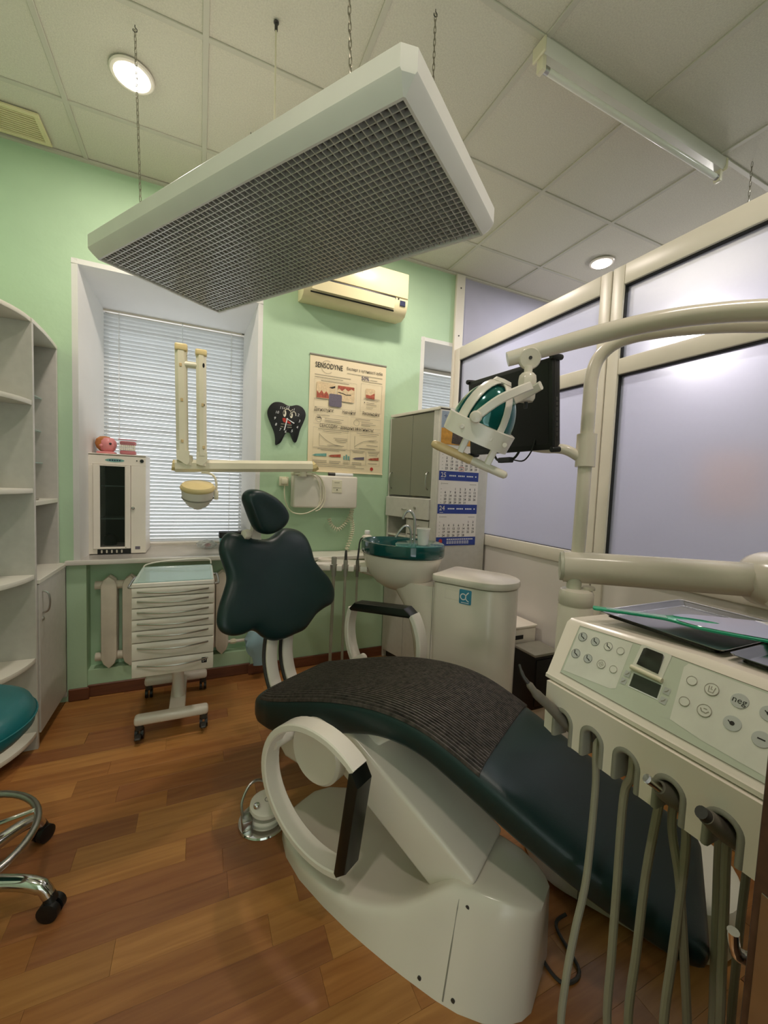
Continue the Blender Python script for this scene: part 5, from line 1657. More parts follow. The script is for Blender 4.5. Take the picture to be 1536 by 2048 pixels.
cpoly([(.034, .014), (.545, .010), (.545, .150), (.40, .1535), (.20, .1525), (.026, .142)], .0006, m_panel_bg, 'membrane')
fr_ = bmesh.new(); fstroke(fr_, [(.034, .014), (.545, .010), (.545, .150), (.40, .1535), (.20, .1525), (.026, .142)], .0012, True, .0009)
obj('membrane_edge', mapped(fr_, CPM), m_ink_grey, cn)
cpoly([(.038, .022), (.160, .034), (.170, .040), (.163, .148), (.030, .138)], .0010, m_panel_lt, 'membrane_field')
cpoly([(.285, .034), (.34, .026), (.540, .016), (.540, .148), (.277, .150), (.272, .140)], .0010, m_panel_lt, 'membrane_field')
def btn(y, b, r, mt, glyph, nm='button'):
    a = .735 - y
    o = obj(nm, lathe([(0, .0012), (r, .0012), (r * .96, .0022), (0, .0024)], 22, CPM @ Matrix.Translation((a, b, 0))), mt, cn)
    g = bmesh.new()
    z = .0027
    if glyph == 'ring':
        fstroke(g, circ(a, b, r * .97, 22), .0009, True, z)
    elif glyph == 'chair':
        fstroke(g, [(a - r * .5, b + r * .65), (a - r * .25, b), (a + r * .15, b - r * .1), (a + r * .6, b - r * .35)], r * .2, False, z)
        fstroke(g, circ(a, b, r * .97, 22), .0006, True, z)
    elif glyph == 'cup':
        fstroke(g, circ(a, b, r * .97, 22), .0010, True, z)
        fstroke(g, [(a - r * .45, b + r * .45), (a - r * .32, b - r * .5), (a + r * .32, b - r * .5), (a + r * .45, b + r * .45)], r * .13, False, z)
        fstroke(g, [(a - .1 * r, b + r * .5), (a - .1 * r, b), (a + .15 * r, b)], r * .1, False, z)
    elif glyph == 'bowl':
        fstroke(g, circ(a, b, r * .97, 22), .0010, True, z)
        fstroke(g, [(a - r * .6, b + r * .2), (a - r * .3, b - r * .25), (a + r * .3, b - r * .3), (a + r * .6, b + r * .1)], r * .15, False, z)
        fstroke(g, [(a - r * .2, b + .3 * r), (a + .3 * r, b + .35 * r)], r * .12, False, z)
    elif glyph == 'diamond':
        fstroke(g, circ(a, b, r * .97, 22), .0010, True, z)
        fstroke(g, [(a, b + .6 * r), (a + .6 * r, b), (a, b - .6 * r), (a - .6 * r, b)], r * .12, True, z)
        fstroke(g, [(a - .25 * r, b), (a + .3 * r, b)], r * .14, False, z)
    elif glyph == 'dot':
        fell(g, a, b, r * .28, r * .28, 12, 0, z)
        fstroke(g, [(a - .1 * r, b - .1 * r), (a - .5 * r, b + .2 * r)], r * .12, False, z)
    elif glyph == 'minus':
        fstroke(g, [(a - .4 * r, b), (a + .4 * r, b)], r * .16, False, z)
    elif glyph == 'neg':
        text_bm([('neg', a, b, r * 1.15, 'CENTER')], g)
        for v in g.verts: v.co.z += z
    if len(g.verts):
        obj('symbol', mapped(g, CPM), m_ink if glyph in ('neg', 'minus', 'dot', 'chair') else m_ink_grey, o)
    else:
        g.free()
for y, b, r, mt, gl in ((.688, .118, .0115, m_button, 'chair'), (.653, .119, .0105, m_button, 'chair'), (.619, .120, .010, m_panel_lt, 'chair'), (.589, .121, .0085, m_panel_lt, 'ring'),
                        (.685, .073, .0115, m_button, 'chair'), (.651, .074, .0105, m_button, 'chair'), (.616, .075, .010, m_panel_lt, 'diamond'), (.586, .076, .0085, m_panel_lt, 'ring'),
                        (.441, .120, .009, m_panel_lt, 'ring'), (.407, .119, .0115, m_panel_lt, 'cup'), (.364, .119, .0135, m_button, 'neg'), (.439, .077, .009, m_panel_lt, 'ring'),
                        (.405, .077, .0115, m_panel_lt, 'bowl'), (.362, .077, .0135, m_button, 'dot'), (.322, .118, .0135, m_button, 'dot'), (.320, .073, .0135, m_button, 'minus'),
                        (.27, .118, .0135, m_button, 'minus'), (.268, .073, .0135, m_button, 'dot')):
    btn(y, b, r, mt, gl)
cpoly(rrect(.064, .066, .004, 3, .735 - .522, .121), .0012, m_panel_lt, 'screen_field')
sc_ = [(.735 - .546, .108), (.735 - .500, .106), (.735 - .503, .1455), (.735 - .507, .149), (.735 - .541, .1495), (.735 - .546, .146)]
obj('viewer', prism(sc_, .0025, CPM @ Matrix.Translation((0, 0, .0008)), bev=.0006), m_display, cn)
obj('lens_bar', tube([CPM @ Vector((.735 - .552, .097, .006)), CPM @ Vector((.735 - .486, .0955, .006))], .0052, 12), m_cream, cn)
fd_ = fstroke(bmesh.new(), [(.735 - .5455, .0885), (.735 - .4845, .0885), (.735 - .4825, .058), (.735 - .5435, .057)], .0018, True, .0014)
obj('display_frame', mapped(fd_, CPM), m_ink_white, cn)
cpoly([(.735 - .5435, .087), (.735 - .4865, .087), (.735 - .4845, .0595), (.735 - .5415, .0585)], .0013, m_display, 'display')
for y, b in ((.5555, .080), (.5565, .062), (.4735, .081), (.4725, .061)):
    k_ = cpoly(rrect(.0125, .0135, .001, 2, .735 - y, b), .0014, m_button, 'icon_key')
    g = fstroke(bmesh.new(), [(.735 - y - .003, b - .003), (.735 - y + .001, b), (.735 - y + .003, b + .004)], .0016, False, .0018)
    obj('symbol', mapped(g, CPM), m_ink_grey, k_)

# holder bar with arched slots
HX = .803
SLOT = [.668, .588, .508, .424, .338, .252]
hz0, hz1, ha = .762, .888, .812
pts = [(.722, hz0 + .006), (.722, hz1), (.190, hz1), (.190, hz0)]
for y in reversed(SLOT):
    w = .0225
    pts += [(y - w, hz0), (y - w, ha)] + [(y - w * math.cos(a), ha + w * math.sin(a)) for a in [PI * k / 8 for k in range(1, 8)]] + [(y + w, ha), (y + w, hz0)]
HBM = frame_matrix((HX, 0, 0), (0, 1, 0), (0, 0, 1), (1, 0, 0))
obj('holder_bar', prism(pts, .050, HBM), m_unit, cn)
obj('holder_back', box(HX + .0415, HX + .0495, .195, .717, hz0 + .03, hz1 - .001), m_unit_dark, cn)
obj('holder_neck', box(HX + .0205, 1.10, .20, .712, .879, .905), m_unit_dark, cn)
for y in SLOT:
    w = .0245
    path = [Vector((HX + .0195, y - w, hz0 + .001))] + [Vector((HX + .0195, y - w * math.cos(a), ha + w * math.sin(a))) for a in [PI * k / 12 for k in range(13)]] + [Vector((HX + .0195, y + w, hz0 + .001))]
    obj('holder_fork', sweep_rect(path, .046, .0115, (1, 0, 0), bev=.3), m_grey, cn, ang=50)

def hose(name, label, pts, r=.0075, grp='grey instrument hoses', mat=None):
    o = solo(name, tube(catmull(pts, 7), r, 10), mat or m_hose, label, 'hose', pts[-1], grp)
    return o
hose('instrument_hose', 'grey hose hanging from the second slot of the console, leftmost of the bunch', [(.822, .588, .83), (.818, .586, .775), (.814, .578, .699), (.782, .560, .522), (.746, .551, .423), (.716, .542, .327), (.700, .53, .22), (.71, .49, .10), (.80, .43, .05), (.93, .385, .06), (1.03, .385, .15), (1.053, .397, .24), (1.063, .402, .442), (1.069, .402, .60), (1.075, .40, .80), (1.08, .40, .90)], .0078)
hose('instrument_hose', 'grey hose hanging from the third console slot', [(.825, .508, .83), (.828, .510, .775), (.832, .525, .715), (.816, .514, .511), (.800, .503, .392), (.788, .493, .255), (.785, .46, .13), (.83, .40, .075), (.90, .37, .09), (.965, .375, .20), (.978, .386, .30), (.979, .397, .524), (.976, .402, .67), (.985, .40, .80), (1.0, .40, .90)], .0084)
hose('instrument_hose', 'grey hose hanging just left of the nozzle handpiece under the console', [(.872, .466, .87), (.870, .470, .79), (.868, .478, .69), (.860, .484, .56), (.838, .476, .424), (.816, .468, .27), (.82, .44, .15), (.88, .40, .10), (.96, .40, .12), (1.01, .41, .22), (1.018, .418, .33), (1.017, .425, .478), (1.015, .432, .66), (1.02, .43, .80), (1.03, .43, .90)], .0084)
hose('instrument_hose', 'grey hose hanging between the nozzle and blunt handpieces under the console', [(.905, .448, .87), (.907, .446, .79), (.908, .443, .70), (.908, .440, .65), (.905, .440, .541), (.888, .436, .42), (.868, .430, .29), (.865, .41, .18), (.885, .39, .14), (.91, .40, .19), (.918, .415, .30), (.912, .430, .45), (.906, .445, .577), (.900, .465, .69), (.91, .46, .80), (.93, .45, .90)], .0084)

sy = thing('air_syringe', 'brown-grey air syringe with curved tip in the first console slot', 'syringe', (.815, .668, .80))
sp_ = catmull([(.845, .655, .775), (.818, .668, .800), (.785, .690, .838), (.755, .708, .868), (.738, .720, .893)], 4)
obj('handle', tube(sp_, [.012] * 5 + [.0125] * 4 + [.0115] * 4 + [.0085] * 3 + [.0055], 14), m_grey_d, sy)
sp_ = catmull([(.738, .720, .893), (.730, .726, .905), (.726, .732, .918), (.727, .742, .932)], 4)
obj('tip', tube(sp_, [.005] * 4 + [.0042] * 5 + [.003] * 4, 10), m_darkgrey, sy)
h4 = thing('nozzle_handpiece', 'grey handpiece with bright metal nozzle in the fourth console slot', 'handpiece', (.80, .43, .80))
obj('grip', tube([(.855, .416, .772), (.825, .426, .792), (.804, .433, .808), (.794, .436, .815)], [.015, .0185, .0175, .012], 18), m_grey_d, h4)
obj('nozzle', tube([(.796, .4355, .813), (.785, .439, .821), (.768, .4445, .833), (.7685, .4443, .8327), (.778, .441, .826)], [.010, .0085, .0085, .0065, .006], 16), m_chrome, h4)
h5 = thing('blunt_handpiece', 'blunt grey handpiece sticking out of the fifth console slot', 'handpiece', (.80, .345, .80))
obj('grip', tube([(.850, .330, .772), (.822, .339, .794), (.795, .347, .816), (.778, .352, .830)], [.0145, .0165, .0150, .0125], 18), m_grey_d, h5)
obj('socket', tube([(.779, .3517, .829), (.769, .355, .837), (.7695, .3548, .8366), (.776, .3525, .831)], [.011, .0105, .007, .0065], 14), m_darkgrey, h5)
c2 = solo('metal_coupling', tube([(.822, .592, .80), (.818, .591, .825), (.815, .590, .835), (.814, .590, .836)], [.008, .0085, .0085, .006], 14), m_darkgrey, 'dark metal coupling inside the second console slot', 'coupling', (.82, .592, .80))

# trays on top of the console
TZ = 1.0475
def tray(x0, x1, y0, y1, label):
    t = thing('steel_tray', label, 'tray', ((x0 + x1) / 2, (y0 + y1) / 2, TZ), 'steel trays on the console')
    bm = bmesh.new()
    rings = []
    for g, z in ((.010, 0), (.012, .0005), (.0, .012), (-.004, .013), (-.004, .0115), (.002, .010), (.013, .0015), (.016, .0012)):
        rings.append([Vector((x, y, TZ + z)) for x, y in rrect(x1 - x0 - 2 * g, y1 - y0 - 2 * g, .012, 3, (x0 + x1) / 2, (y0 + y1) / 2)])
    grid_faces(bm, rings, True, True, True)
    obj('tray_body', fix(bm), m_tray, t)
    return t
tray(.952, 1.300, .430, .700, 'steel tray on the console far half, beneath the green mirror')
tray(.952, 1.300, .180, .415, 'steel tray on the console near half')
# green photographic mirror lying across the trays
gmr = thing('photo_mirror', 'green-handled dental photo mirror lying across the steel trays', 'mirror', (1.07, .55, TZ + .013))
GZ = TZ + .0145
MA, MBv = Vector((.940, .712, 0)), Vector((1.170, .448, 0))
gd = (MBv - MA).normalized(); gp = Vector((-gd.y, gd.x, 0))
GM = frame_matrix((MA.x, MA.y, GZ), gd, gp, (0, 0, 1))
sil = [(0, -.011), (.010, -.014), (.03, -.012), (.13, -.012), (.165, -.020), (.190, -.040), (.215, -.056), (.26, -.068), (.33, -.080), (.41, -.082), (.425, .0), (.41, .082), (.33, .080), (.26, .068), (.215, .056), (.190, .040), (.165, .020), (.13, .012), (.03, .012), (.010, .014), (0, .011)]
obj('frame', prism(catmull(sil, 3, True), .006, GM, bev=.0015), m_green_mirror, gmr)
obj('mirror_face', prism(catmull([(.185, -.030), (.215, -.050), (.26, -.062), (.33, -.074), (.405, -.076), (.418, .0), (.405, .076), (.33, .074), (.26, .062), (.215, .050), (.185, .030), (.180, .014), (.235, .012), (.265, .0), (.235, -.012), (.180, -.014)], 3, True), .002, GM @ Matrix.Translation((0, 0, .0062))), m_mirror, gmr)
obj('handle_face', prism([(.03, -.008), (.13, -.008), (.16, -.014), (.16, .014), (.13, .008), (.03, .008)], .0012, GM @ Matrix.Translation((0, 0, .0062))), m_tint_glass, gmr)

# ================================================================== DENTAL CHAIR
T0 = 1.246
ch = thing('dental_chair', 'dental treatment chair with dark green upholstery and cream base', 'dental chair', ST(-.70, 1.2, 0))
# upholstery of seat and leg rest: loft along s
top = [(-1.405, .40), (-1.38, .455), (-1.33, .487), (-1.278, .505), (-1.16, .548), (-1.053, .586), (-.93, .624), (-.81, .649), (-.70, .662), (-.603, .6625), (-.53, .652), (-.468, .6355), (-.369, .5995), (-.27, .560), (-.18, .523), (-.09, .490), (0, .460), (.08, .430), (.120, .412), (.135, .395)]
bot = [(-1.405, .385), (-1.38, .352), (-1.33, .343), (-1.278, .345), (-1.16, .358), (-1.053, .400), (-.93, .455), (-.81, .510), (-.70, .545), (-.603, .552), (-.53, .543), (-.468, .520), (-.369, .480), (-.27, .440), (-.18, .408), (-.09, .380), (0, .362), (.08, .352), (.120, .356), (.135, .370)]
S_ = np.array([p[0] for p in top]); ZT = np.array([p[1] for p in top]); ZB = np.array([p[1] for p in bot])
def smooth_interp(x, xs, ys):
    k = int(np.clip(np.searchsorted(xs, x) - 1, 0, len(xs) - 2))
    p = [max(k - 1, 0), k, k + 1, min(k + 2, len(xs) - 1)]
    h = xs[k + 1] - xs[k]
    t = (x - xs[k]) / h
    m0 = (ys[p[2]] - ys[p[0]]) / (xs[p[2]] - xs[p[0]]) * h
    m1 = (ys[p[3]] - ys[p[1]]) / (xs[p[3]] - xs[p[1]]) * h
    return (2 * t ** 3 - 3 * t ** 2 + 1) * ys[k] + (t ** 3 - 2 * t ** 2 + t) * m0 + (-2 * t ** 3 + 3 * t ** 2) * ys[k + 1] + (t ** 3 - t ** 2) * m1
def half_w(s):
    return float(np.interp(s, [-1.405, -1.38, -1.33, -1.25, -.5, -.3, 0, .09, .125, .135], [.150, .195, .222, .236, .236, .230, .212, .203, .190, .165]))
def seat_top(s, dt):
    zt, zb, w = smooth_interp(s, S_, ZT), smooth_interp(s, S_, ZB), half_w(s)
    c, h = (zt + zb) / 2, (zt - zb) / 2
    f = min(abs(dt) / w, .9999)
    return c + h * (1 - f ** 4.5) ** (1 / 4.5)
ss = list(np.linspace(-1.405, -1.25, 9)) + list(np.linspace(-1.22, .05, 36)) + list(np.linspace(.07, .135, 8))
rings = []
NP = 40
for s in ss:
    zt, zb, w = smooth_interp(s, S_, ZT), smooth_interp(s, S_, ZB), half_w(s)
    c, h = (zt + zb) / 2, max((zt - zb) / 2, .006)
    r_ = []
    for k in range(NP):
        a = 2 * PI * k / NP
        ca_, sa_ = math.cos(a), math.sin(a)
        e = 2 / 4.5
        r_.append(ST(s, T0 + w * math.copysign(abs(ca_) ** e, ca_), c + h * math.copysign(abs(sa_) ** e, sa_)))
    rings.append(r_)
ub = bmesh.new(); grid_faces(ub, rings)
obj('seat_cushion', fix(ub), m_leather, ch, ang=70)

def pad(outline, M, thick, back, name, mat, parent, p=5.0):
    """inflated cushion from a star-shaped outline; local z is the front"""
    O = catmull(outline, 4, True)
    cx = sum(q[0] for q in O) / len(O); cy = sum(q[1] for q in O) / len(O)
    bm = bmesh.new()
    rings = []
    fs = [1.0, .995, .985, .965, .93, .88, .80, .68, .5, .3, .1]
    for f in reversed(fs[1:]):
        rings.append([M @ Vector((cx + (x - cx) * f, cy + (y - cy) * f, -back * (1 - f ** 8) ** .5)) for x, y in O])
    for f in fs:
        rings.append([M @ Vector((cx + (x - cx) * f, cy + (y - cy) * f, thick * (1 - f ** 8) ** .5 * (1 - .12 * (1 - f)))) for x, y in O])
    grid_faces(bm, rings)
    return obj(name, fix(bm), mat, parent, ang=70)
Nn = (U * .958 + Vector((0, 0, .285))).normalized()
up_ = (Vector((0, 0, .958)) - U * .285).normalized()
BMx = frame_matrix(ST(-1.40, T0, .65), T_, up_, Nn)
BACK = [(-0.051, 0.47), (-0.096, 0.48), (-0.16, 0.503), (-0.205, 0.509), (-0.237, 0.482), (-0.253, 0.439), (-0.247, 0.388), (-0.237, 0.342), (-0.24, 0.304), (-0.26, 0.263), (-0.285, 0.219), (-0.304, 0.176), (-0.312, 0.136), (-0.299, 0.101), (-0.262, 0.076), (-0.213, 0.067), (-0.167, 0.071), (-0.136, 0.057), (-0.107, 0.026), (-0.062, -0.002), (-0.003, -0.011), (0.061, -0.008), (0.13, -0.002), (0.182, 0.027), (0.225, 0.052), (0.287, 0.069), (0.345, 0.08), (0.374, 0.109), (0.381, 0.157), (0.356, 0.219), (0.31, 0.275), (0.275, 0.329), (0.266, 0.392), (0.247, 0.449), (0.21, 0.487), (0.153, 0.507), (0.093, 0.508), (0.039, 0.479), (-0.003, 0.466)]
if (T_.cross(up_)).dot(Nn) < 0:
    BMx = frame_matrix(ST(-1.40, T0, .65), T_, up_, Nn)
pad(BACK, BMx @ Matrix.Translation((0, 0, -.035)), .040, .045, 'backrest_cushion', m_leather, ch)
HEAD = [(-0.18, 1.312), (-0.148, 1.325), (-0.095, 1.319), (-0.03, 1.291), (0.021, 1.251), (0.05, 1.208), (0.045, 1.173), (0.015, 1.144), (-0.042, 1.122), (-0.09, 1.126), (-0.125, 1.148), (-0.152, 1.193), (-0.177, 1.248), (-0.19, 1.284)]
HDM = frame_matrix(ST(-1.45, T0, 0), T_, (0, 0, 1), U)
pad(HEAD, HDM @ Matrix.Translation((0, 0, -.04)), .045, .035, 'headrest_cushion', m_leather, ch)
obj('headrest_bracket', sweep_rect([ST(-1.53, T0 - .085, 1.22), ST(-1.555, T0 - .075, 1.10), ST(-1.55, T0 - .04, .98), ST(-1.53, T0, .90)], .055, .018, T_), m_unit, ch)
obj('headrest_knob', lathe([(0, 0), (.02, 0), (.024, .01), (.02, .03), (0, .034)], 16, frame_matrix(ST(-1.545, T0 - .115, 1.12), U, (0, 0, 1), -T_)), m_unit, ch)
pad([(x * .86, .25 + (y - .25) * .86) for x, y in BACK], BMx @ Matrix.Translation((0, 0, -.075)), .012, .03, 'back_shell', m_unit, ch)
for dt in (-.050, .045):
    path = [ST(s, T0 + dt, z) for s, z in catmull([(-1.435, .70), (-1.450, .62), (-1.452, .54), (-1.430, .46), (-1.385, .39), (-1.33, .345)], 4)]
    obj('back_strut', sweep_rect([Vector(p) for p in path], .060, .014, T_), m_white, ch, ang=50)
    path2 = [Vector(p) - U * .016 for p in path]
    obj('strut_trim', sweep_rect(path2, .074, .016, T_), m_darkgrey, ch, ang=50)

# armrests: flattened rings closed by a black pad
def arm_ring(center, pdir, odir, tpos, nm_side):
    """center (s,z); pdir: unit along pad, odir: unit towards the pad (in the s-z plane)"""
    ex, ey, cd = .250, .212, .135
    th0 = math.acos(cd / ex)
    pts = []
    n = 36
    for k in range(n + 1):
        a = th0 + (2 * PI - 2 * th0) * k / n
        x, y = ex * math.cos(a), ey * math.sin(a)
        s = center[0] + odir[0] * x + pdir[0] * y
        z = center[1] + odir[1] * x + pdir[1] * y
        pts.append(ST(s, tpos, z))
    r_ = obj('armrest_frame', sweep_rect(pts, .066, .025, T_, bev=.16), m_white, ch, ang=40)
    hl_ = ey * math.sin(th0) + .004
    prof = [(-hl_, .0), (-hl_ + .035, .030), (hl_ - .035, .030), (hl_, .0), (hl_ - .01, -.012), (-hl_ + .01, -.012)]
    c = ST(center[0] + odir[0] * cd, tpos - .037, center[1] + odir[1] * cd)
    M = frame_matrix(c, U * pdir[0] + Vector((0, 0, pdir[1])), U * odir[0] + Vector((0, 0, odir[1])), T_)
    obj('armrest_pad', prism(prof, .074, M, bev=.007), m_black_pad, ch)
pd = Vector((.13, .99)).normalized()
arm_ring((-.868, .350), (pd[0], pd[1]), (pd[1], -pd[0]), .925, 'near')
pd = Vector((.99, .105)).normalized()
arm_ring((-1.085, .628), (pd[0], pd[1]), (-pd[1], pd[0]), T0 + .322, 'far')
# carcass under the seat
obj('seat_pan', prism([(-1.30, .365), (-1.275, .285), (-1.22, .235), (-1.12, .235), (-1.00, .30), (-.84, .40), (-.70, .52), (-.78, .54), (-.93, .47), (-1.06, .415), (-1.20, .375)], .33, SM @ frame_matrix((0, T0 + .165, 0), (1, 0, 0), (0, 0, 1), (0, -1, 0)), bev=.016), m_unit, ch, ang=50)
obj('arm_hub', lathe([(0, 0), (.104, 0), (.114, .010), (.114, .12), (0, .12)], 36, frame_matrix(ST(-.955, .980, .418), U, (0, 0, -1), T_)), m_unit, ch)
obj('arm_hub', lathe([(0, 0), (.100, 0), (.110, .008), (.110, .10), (0, .10)], 30, frame_matrix(ST(-1.02, T0 + .19, .45), U, (0, 0, -1), T_)), m_unit, ch)
for (s, t0_, t1_, z) in ((-1.105, .925, 1.05, .42), (-1.20, T0 + .15, T0 + .322, .50)):
    obj('armrest_pivot', tube([ST(s, t0_, z), ST(s, t1_, z)], .022, 14), m_white, ch)
la = Vector((-.98, 0, .515)); lb = Vector((-.40, 0, .212))
ld_ = (lb - la).normalized()
obj('lift_arm', box(0, (lb - la).length, 1.025, 1.255, -.085, .072, .014, 3, M=SM @ Matrix.Translation((la.x, 0, la.z)) @ Matrix.Rotation(math.atan2(-ld_.z, ld_.x), 4, 'Y')), m_unit, ch, ang=50)
# base: loft along s
BC = 1.128
bst = [(-1.175, .03, .03), (-1.16, .10, .042), (-1.12, .165, .050), (-1.05, .215, .056), (-.95, .250, .062), (-.82, .268, .068), (-.72, .274, .078), (-.64, .274, .098), (-.57, .272, .132), (-.51, .268, .178), (-.46, .263, .226), (-.43, .260, .250), (-.415, .258, .256), (-.36, .246, .262), (-.30, .220, .266), (-.25, .180, .262), (-.22, .140, .256), (-.205, .10, .25)]
rings = []
bst = [(a_, b_ * .82, c_) for a_, b_, c_ in bst]
for s, w, h in bst:
    fr2 = np.clip((s + .75) / .35, 0, 1)
    shp = [(-1, 0), (-1.0, .2), (-1.0, .55), (-.992, .80), (-.97, .93), (-.93, .985), (-.86, 1.0), (-.5, 1.0), (0, 1.0)]
    side = [(a, b) for a, b in shp]
    full = side + [(-a, b) for a, b in reversed(side[:-1])]
    r_ = []
    for a, b in full:
        lean = 1 - .40 * fr2 * b
        r_.append(ST(s, BC + w * a * lean, h * b))
    rings.append(r_)
bb2 = bmesh.new(); grid_faces(bb2, rings)
obj('base', fix(bb2), m_unit, ch, ang=60)
def base_side(sv, b):
    w = float(np.interp(sv, [q[0] for q in bst], [q[1] for q in bst]))
    h = float(np.interp(sv, [q[0] for q in bst], [q[2] for q in bst]))
    fr_2 = float(np.clip((sv + .75) / .35, 0, 1))
    return ST(sv, BC - w * (1 - .40 * fr_2 * b) * (1.003 if b < .6 else .997 if b < .85 else .978), h * b)
sq = tube([base_side(-.400, b) for b in (.03, .25, .5, .7, .82, .9)], .0022, 5)
obj('base_seam', sq, m_grey, ch)
for (sv, b) in ((-.47, .10), (-.375, .08), (-.375, .86)):
    obj('base_screw', lathe([(0, -.002), (.0055, -.002), (.0055, .002), (0, .003)], 10, frame_matrix(base_side(sv, b), U, (0, 0, 1), -T_)), m_darkgrey, ch)
# corrugated hose behind the lift arm
cpts = catmull([ST(-.78, 1.40, .43), ST(-.62, 1.40, .40), ST(-.48, 1.39, .33), ST(-.36, 1.36, .27), ST(-.30, 1.33, .22)], 14)
obj('corrugated_hose', tube(cpts, [.024 if k % 2 else .019 for k in range(len(cpts))], 12), m_hose, ch, ang=20)

# ribbed rubber mat on the seat
rings = []
NR = 44
mw = .229
for s in np.linspace(-1.315, -.372, 54):
    row_t, row_b = [], []
    for k in range(NR * 4 + 1):
        dt = -mw + 2 * mw * k / (NR * 4)
        ph = k % 4
        hgt = (.0018, .0085, .0088, .0020)[ph]
        dts = dt + (.035 * (s + .37) * 0)
        z = seat_top(s, min(abs(dt), .232) * (half_w(s) / .236) * .99)
        row_t.append(ST(s, T0 + dt * (half_w(s) / .236), z + hgt))
        row_b.append(ST(s, T0 + dt * (half_w(s) / .236), z + .0012))
    rings.append(row_t + list(reversed(row_b)))
mb = bmesh.new(); grid_faces(mb, rings)
solo('rubber_mat', fix(mb), m_mat_rub, 'dark ribbed rubber mat laid over the chair seat', 'mat', ST(-.85, T0, .6), ang=25)

# ================================================================== FOOT CONTROL, CABLES
fcx, fcy = .245, 1.580
fc = thing('foot_control', 'chrome and white round foot pedal on the floor beside the chair base', 'foot pedal', (fcx, fcy, 0))
FT = Matrix.Translation((fcx, fcy, 0))
obj('base_plate', lathe([(0, 0), (.095, 0), (.097, .004), (.094, .010), (.07, .014), (0, .014)], 36, FT), m_chrome, fc)
obj('lower_disc', lathe([(0, .014), (.064, .014), (.068, .022), (.066, .032), (0, .034)], 30, FT @ Matrix.Translation((.012, .01, 0))), m_white2, fc)
obj('top_pedal', lathe([(0, .058), (.062, .058), (.066, .066), (.064, .078), (.055, .083), (0, .085)], 30, FT @ Matrix.Translation((.012, .005, 0)) @ Matrix.Rotation(.12, 4, 'X')), m_white2, fc)
obj('hinge_block', box(-.085, -.045, -.045, .005, .012, .052, .006, 2, M=FT), m_steel, fc)
obj('pedal_knob', lathe([(0, 0), (.013, 0), (.013, .006), (.010, .012), (0, .013)], 16, FT @ Matrix.Translation((-.028, -.020, .083))), m_chrome, fc)
obj('carry_loop', tube(catmull([(fcx - .075, fcy - .01, .03), (fcx - .082, fcy + .01, .09), (fcx - .05, fcy + .04, .135), (fcx - .01, fcy + .05, .14), (fcx + .03, fcy + .05, .11)], 5), .0055, 8), m_steel, fc)
pmk = bmesh.new(); fstroke(pmk, circ(.004, -.004, .010, 14), .002, True); fstroke(pmk, circ(.018, -.002, .010, 14), .002, True)
obj('pedal_mark', mapped(pmk, FT @ Matrix.Translation((.012, .005, .0858)) @ Matrix.Rotation(.12, 4, 'X')), m_ink, fc)
solo('floor_cable', tube(catmull([ST(-.18, 1.34, .03), ST(-.20, 1.30, .010), ST(-.12, 1.22, .006), ST(-.16, 1.16, .006), ST(-.24, 1.22, .006), ST(-.27, 1.36, .010), ST(-.30, 1.42, .02)], 6), .005, 7), m_darkgrey, 'dark cable looping over the floor between chair base and floor box', 'cable', ST(-.2, 1.2, 0))

# ================================================================== STOOL
SX, SY = -.690, 1.545
sto = thing('stool', 'teal round stool on a chrome five-leg castor base at the left edge', 'stool', (SX, SY, 0))
SMx = Matrix.Translation((SX, SY, 0))
obj('seat', lathe([(0, .540), (.16, .540), (.20, .550), (.222, .575), (.226, .605), (.214, .635), (.18, .655), (.10, .664), (0, .667)], 44, SMx), m_stool, sto, ang=60)
obj('seat_piping', tube([(SX + .2275 * math.cos(a), SY + .2275 * math.sin(a), .603) for a in [2 * PI * k / 48 for k in range(48)]], .0028, 6, closed=True), m_stool, sto)
obj('gas_lift', lathe([(0, .09), (.028, .09), (.028, .34), (.018, .345), (.018, .54), (0, .54)], 20, SMx), m_chrome, sto)
obj('foot_ring', tube([(SX + .225 * math.cos(a), SY + .225 * math.sin(a), .235) for a in [2 * PI * k / 48 for k in range(48)]], .011, 12, closed=True), m_steel, sto)
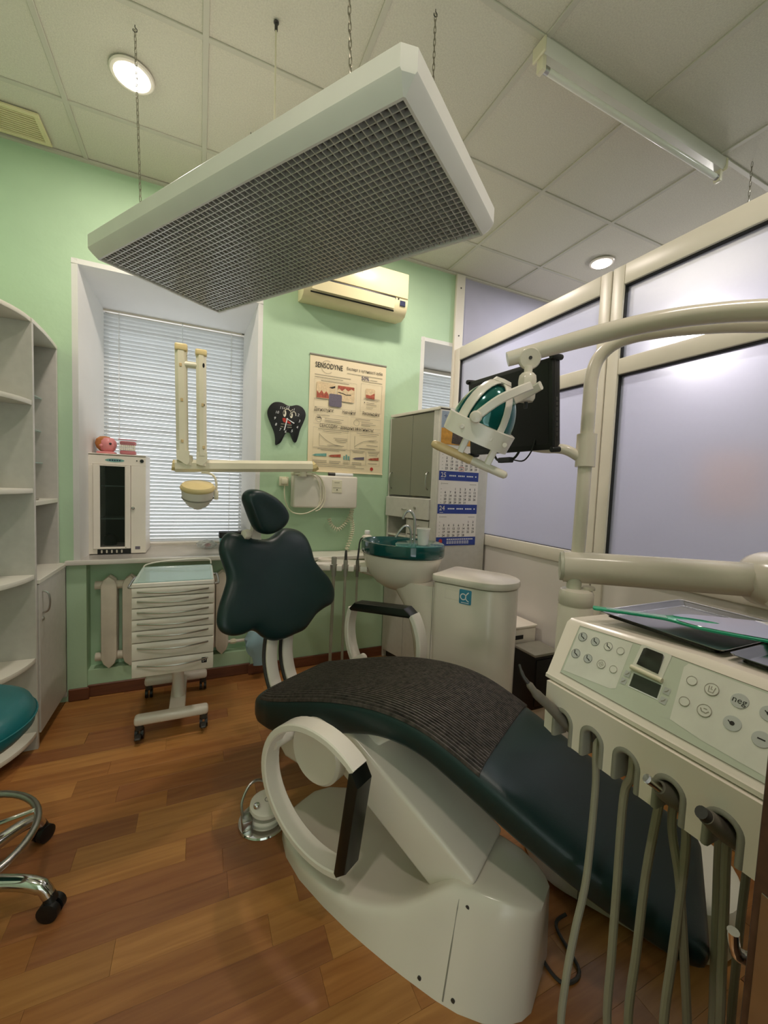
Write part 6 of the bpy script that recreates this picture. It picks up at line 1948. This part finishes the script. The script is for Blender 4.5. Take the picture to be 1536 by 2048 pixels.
for k in range(3):
    a = k * 2 * PI / 3 + .4
    obj('ring_spoke', tube([(SX + .026 * math.cos(a), SY + .026 * math.sin(a), .25), (SX + .222 * math.cos(a), SY + .222 * math.sin(a), .236)], .007, 8), m_chrome, sto)
for k in range(5):
    a = math.radians(-17 + 72 * k)
    d = Vector((math.cos(a), math.sin(a), 0))
    c0 = Vector((SX, SY, 0))
    lp_ = catmull([c0 + d * .02 + Vector((0, 0, .125)), c0 + d * .12 + Vector((0, 0, .125)), c0 + d * .22 + Vector((0, 0, .118)), c0 + d * .275 + Vector((0, 0, .100)), c0 + d * .295 + Vector((0, 0, .070))], 5)
    lg_ = obj('leg', tube(lp_, [.022] * 8 + [.021] * 8 + [.018] * 5, 14), m_chrome, sto)
    wb = bmesh.new()
    side = Vector((-d.y, d.x, 0))
    cw = c0 + d * .302 + Vector((0, 0, .030))
    for q in (-1, 1):
        tube([cw + side * (q * .014 - .011), cw + side * (q * .014 - .009), cw + side * (q * .014 + .009), cw + side * (q * .014 + .011)], [.024, .0298, .0298, .024], 22, bm=wb)
    obj('castor', wb, m_black, lg_)
    obj('castor_hood', tube([c0 + d * .296 + Vector((0, 0, .078)), c0 + d * .300 + Vector((0, 0, .055))], [.015, .020], 12), m_black, lg_)

# ================================================================== BY THE PARTITION
wc2 = thing('waste_cabinet', 'small white cabinet with a slot handle behind the spittoon tower', 'cabinet', (1.68, 1.96, 0))
obj('carcass', box(1.60, 1.88, 1.80, 2.10, .0, .545, .003, 1), m_white2, wc2)
obj('top', box(1.592, 1.884, 1.792, 2.104, .545, .557, .002, 1), m_white2, wc2)
obj('grip_slot', box(1.70, 1.78, 1.7975, 1.803, .478, .502), m_black, wc2)
pc = thing('computer_case', 'black computer case with grey top edge on the floor by the partition', 'computer', (1.78, 1.70, 0))
obj('chassis', box(1.70, 1.885, 1.62, 1.785, .14, .445, .006, 2), m_black, pc)
obj('top_panel', box(1.695, 1.888, 1.615, 1.788, .445, .462, .005, 2), m_grey, pc)
obj('front_panel', box(1.708, 1.875, 1.612, 1.622, .16, .43, .008, 2), m_black, pc)
obj('stand', box(1.72, 1.87, 1.64, 1.77, 0, .14, .004, 1), m_white2, pc)
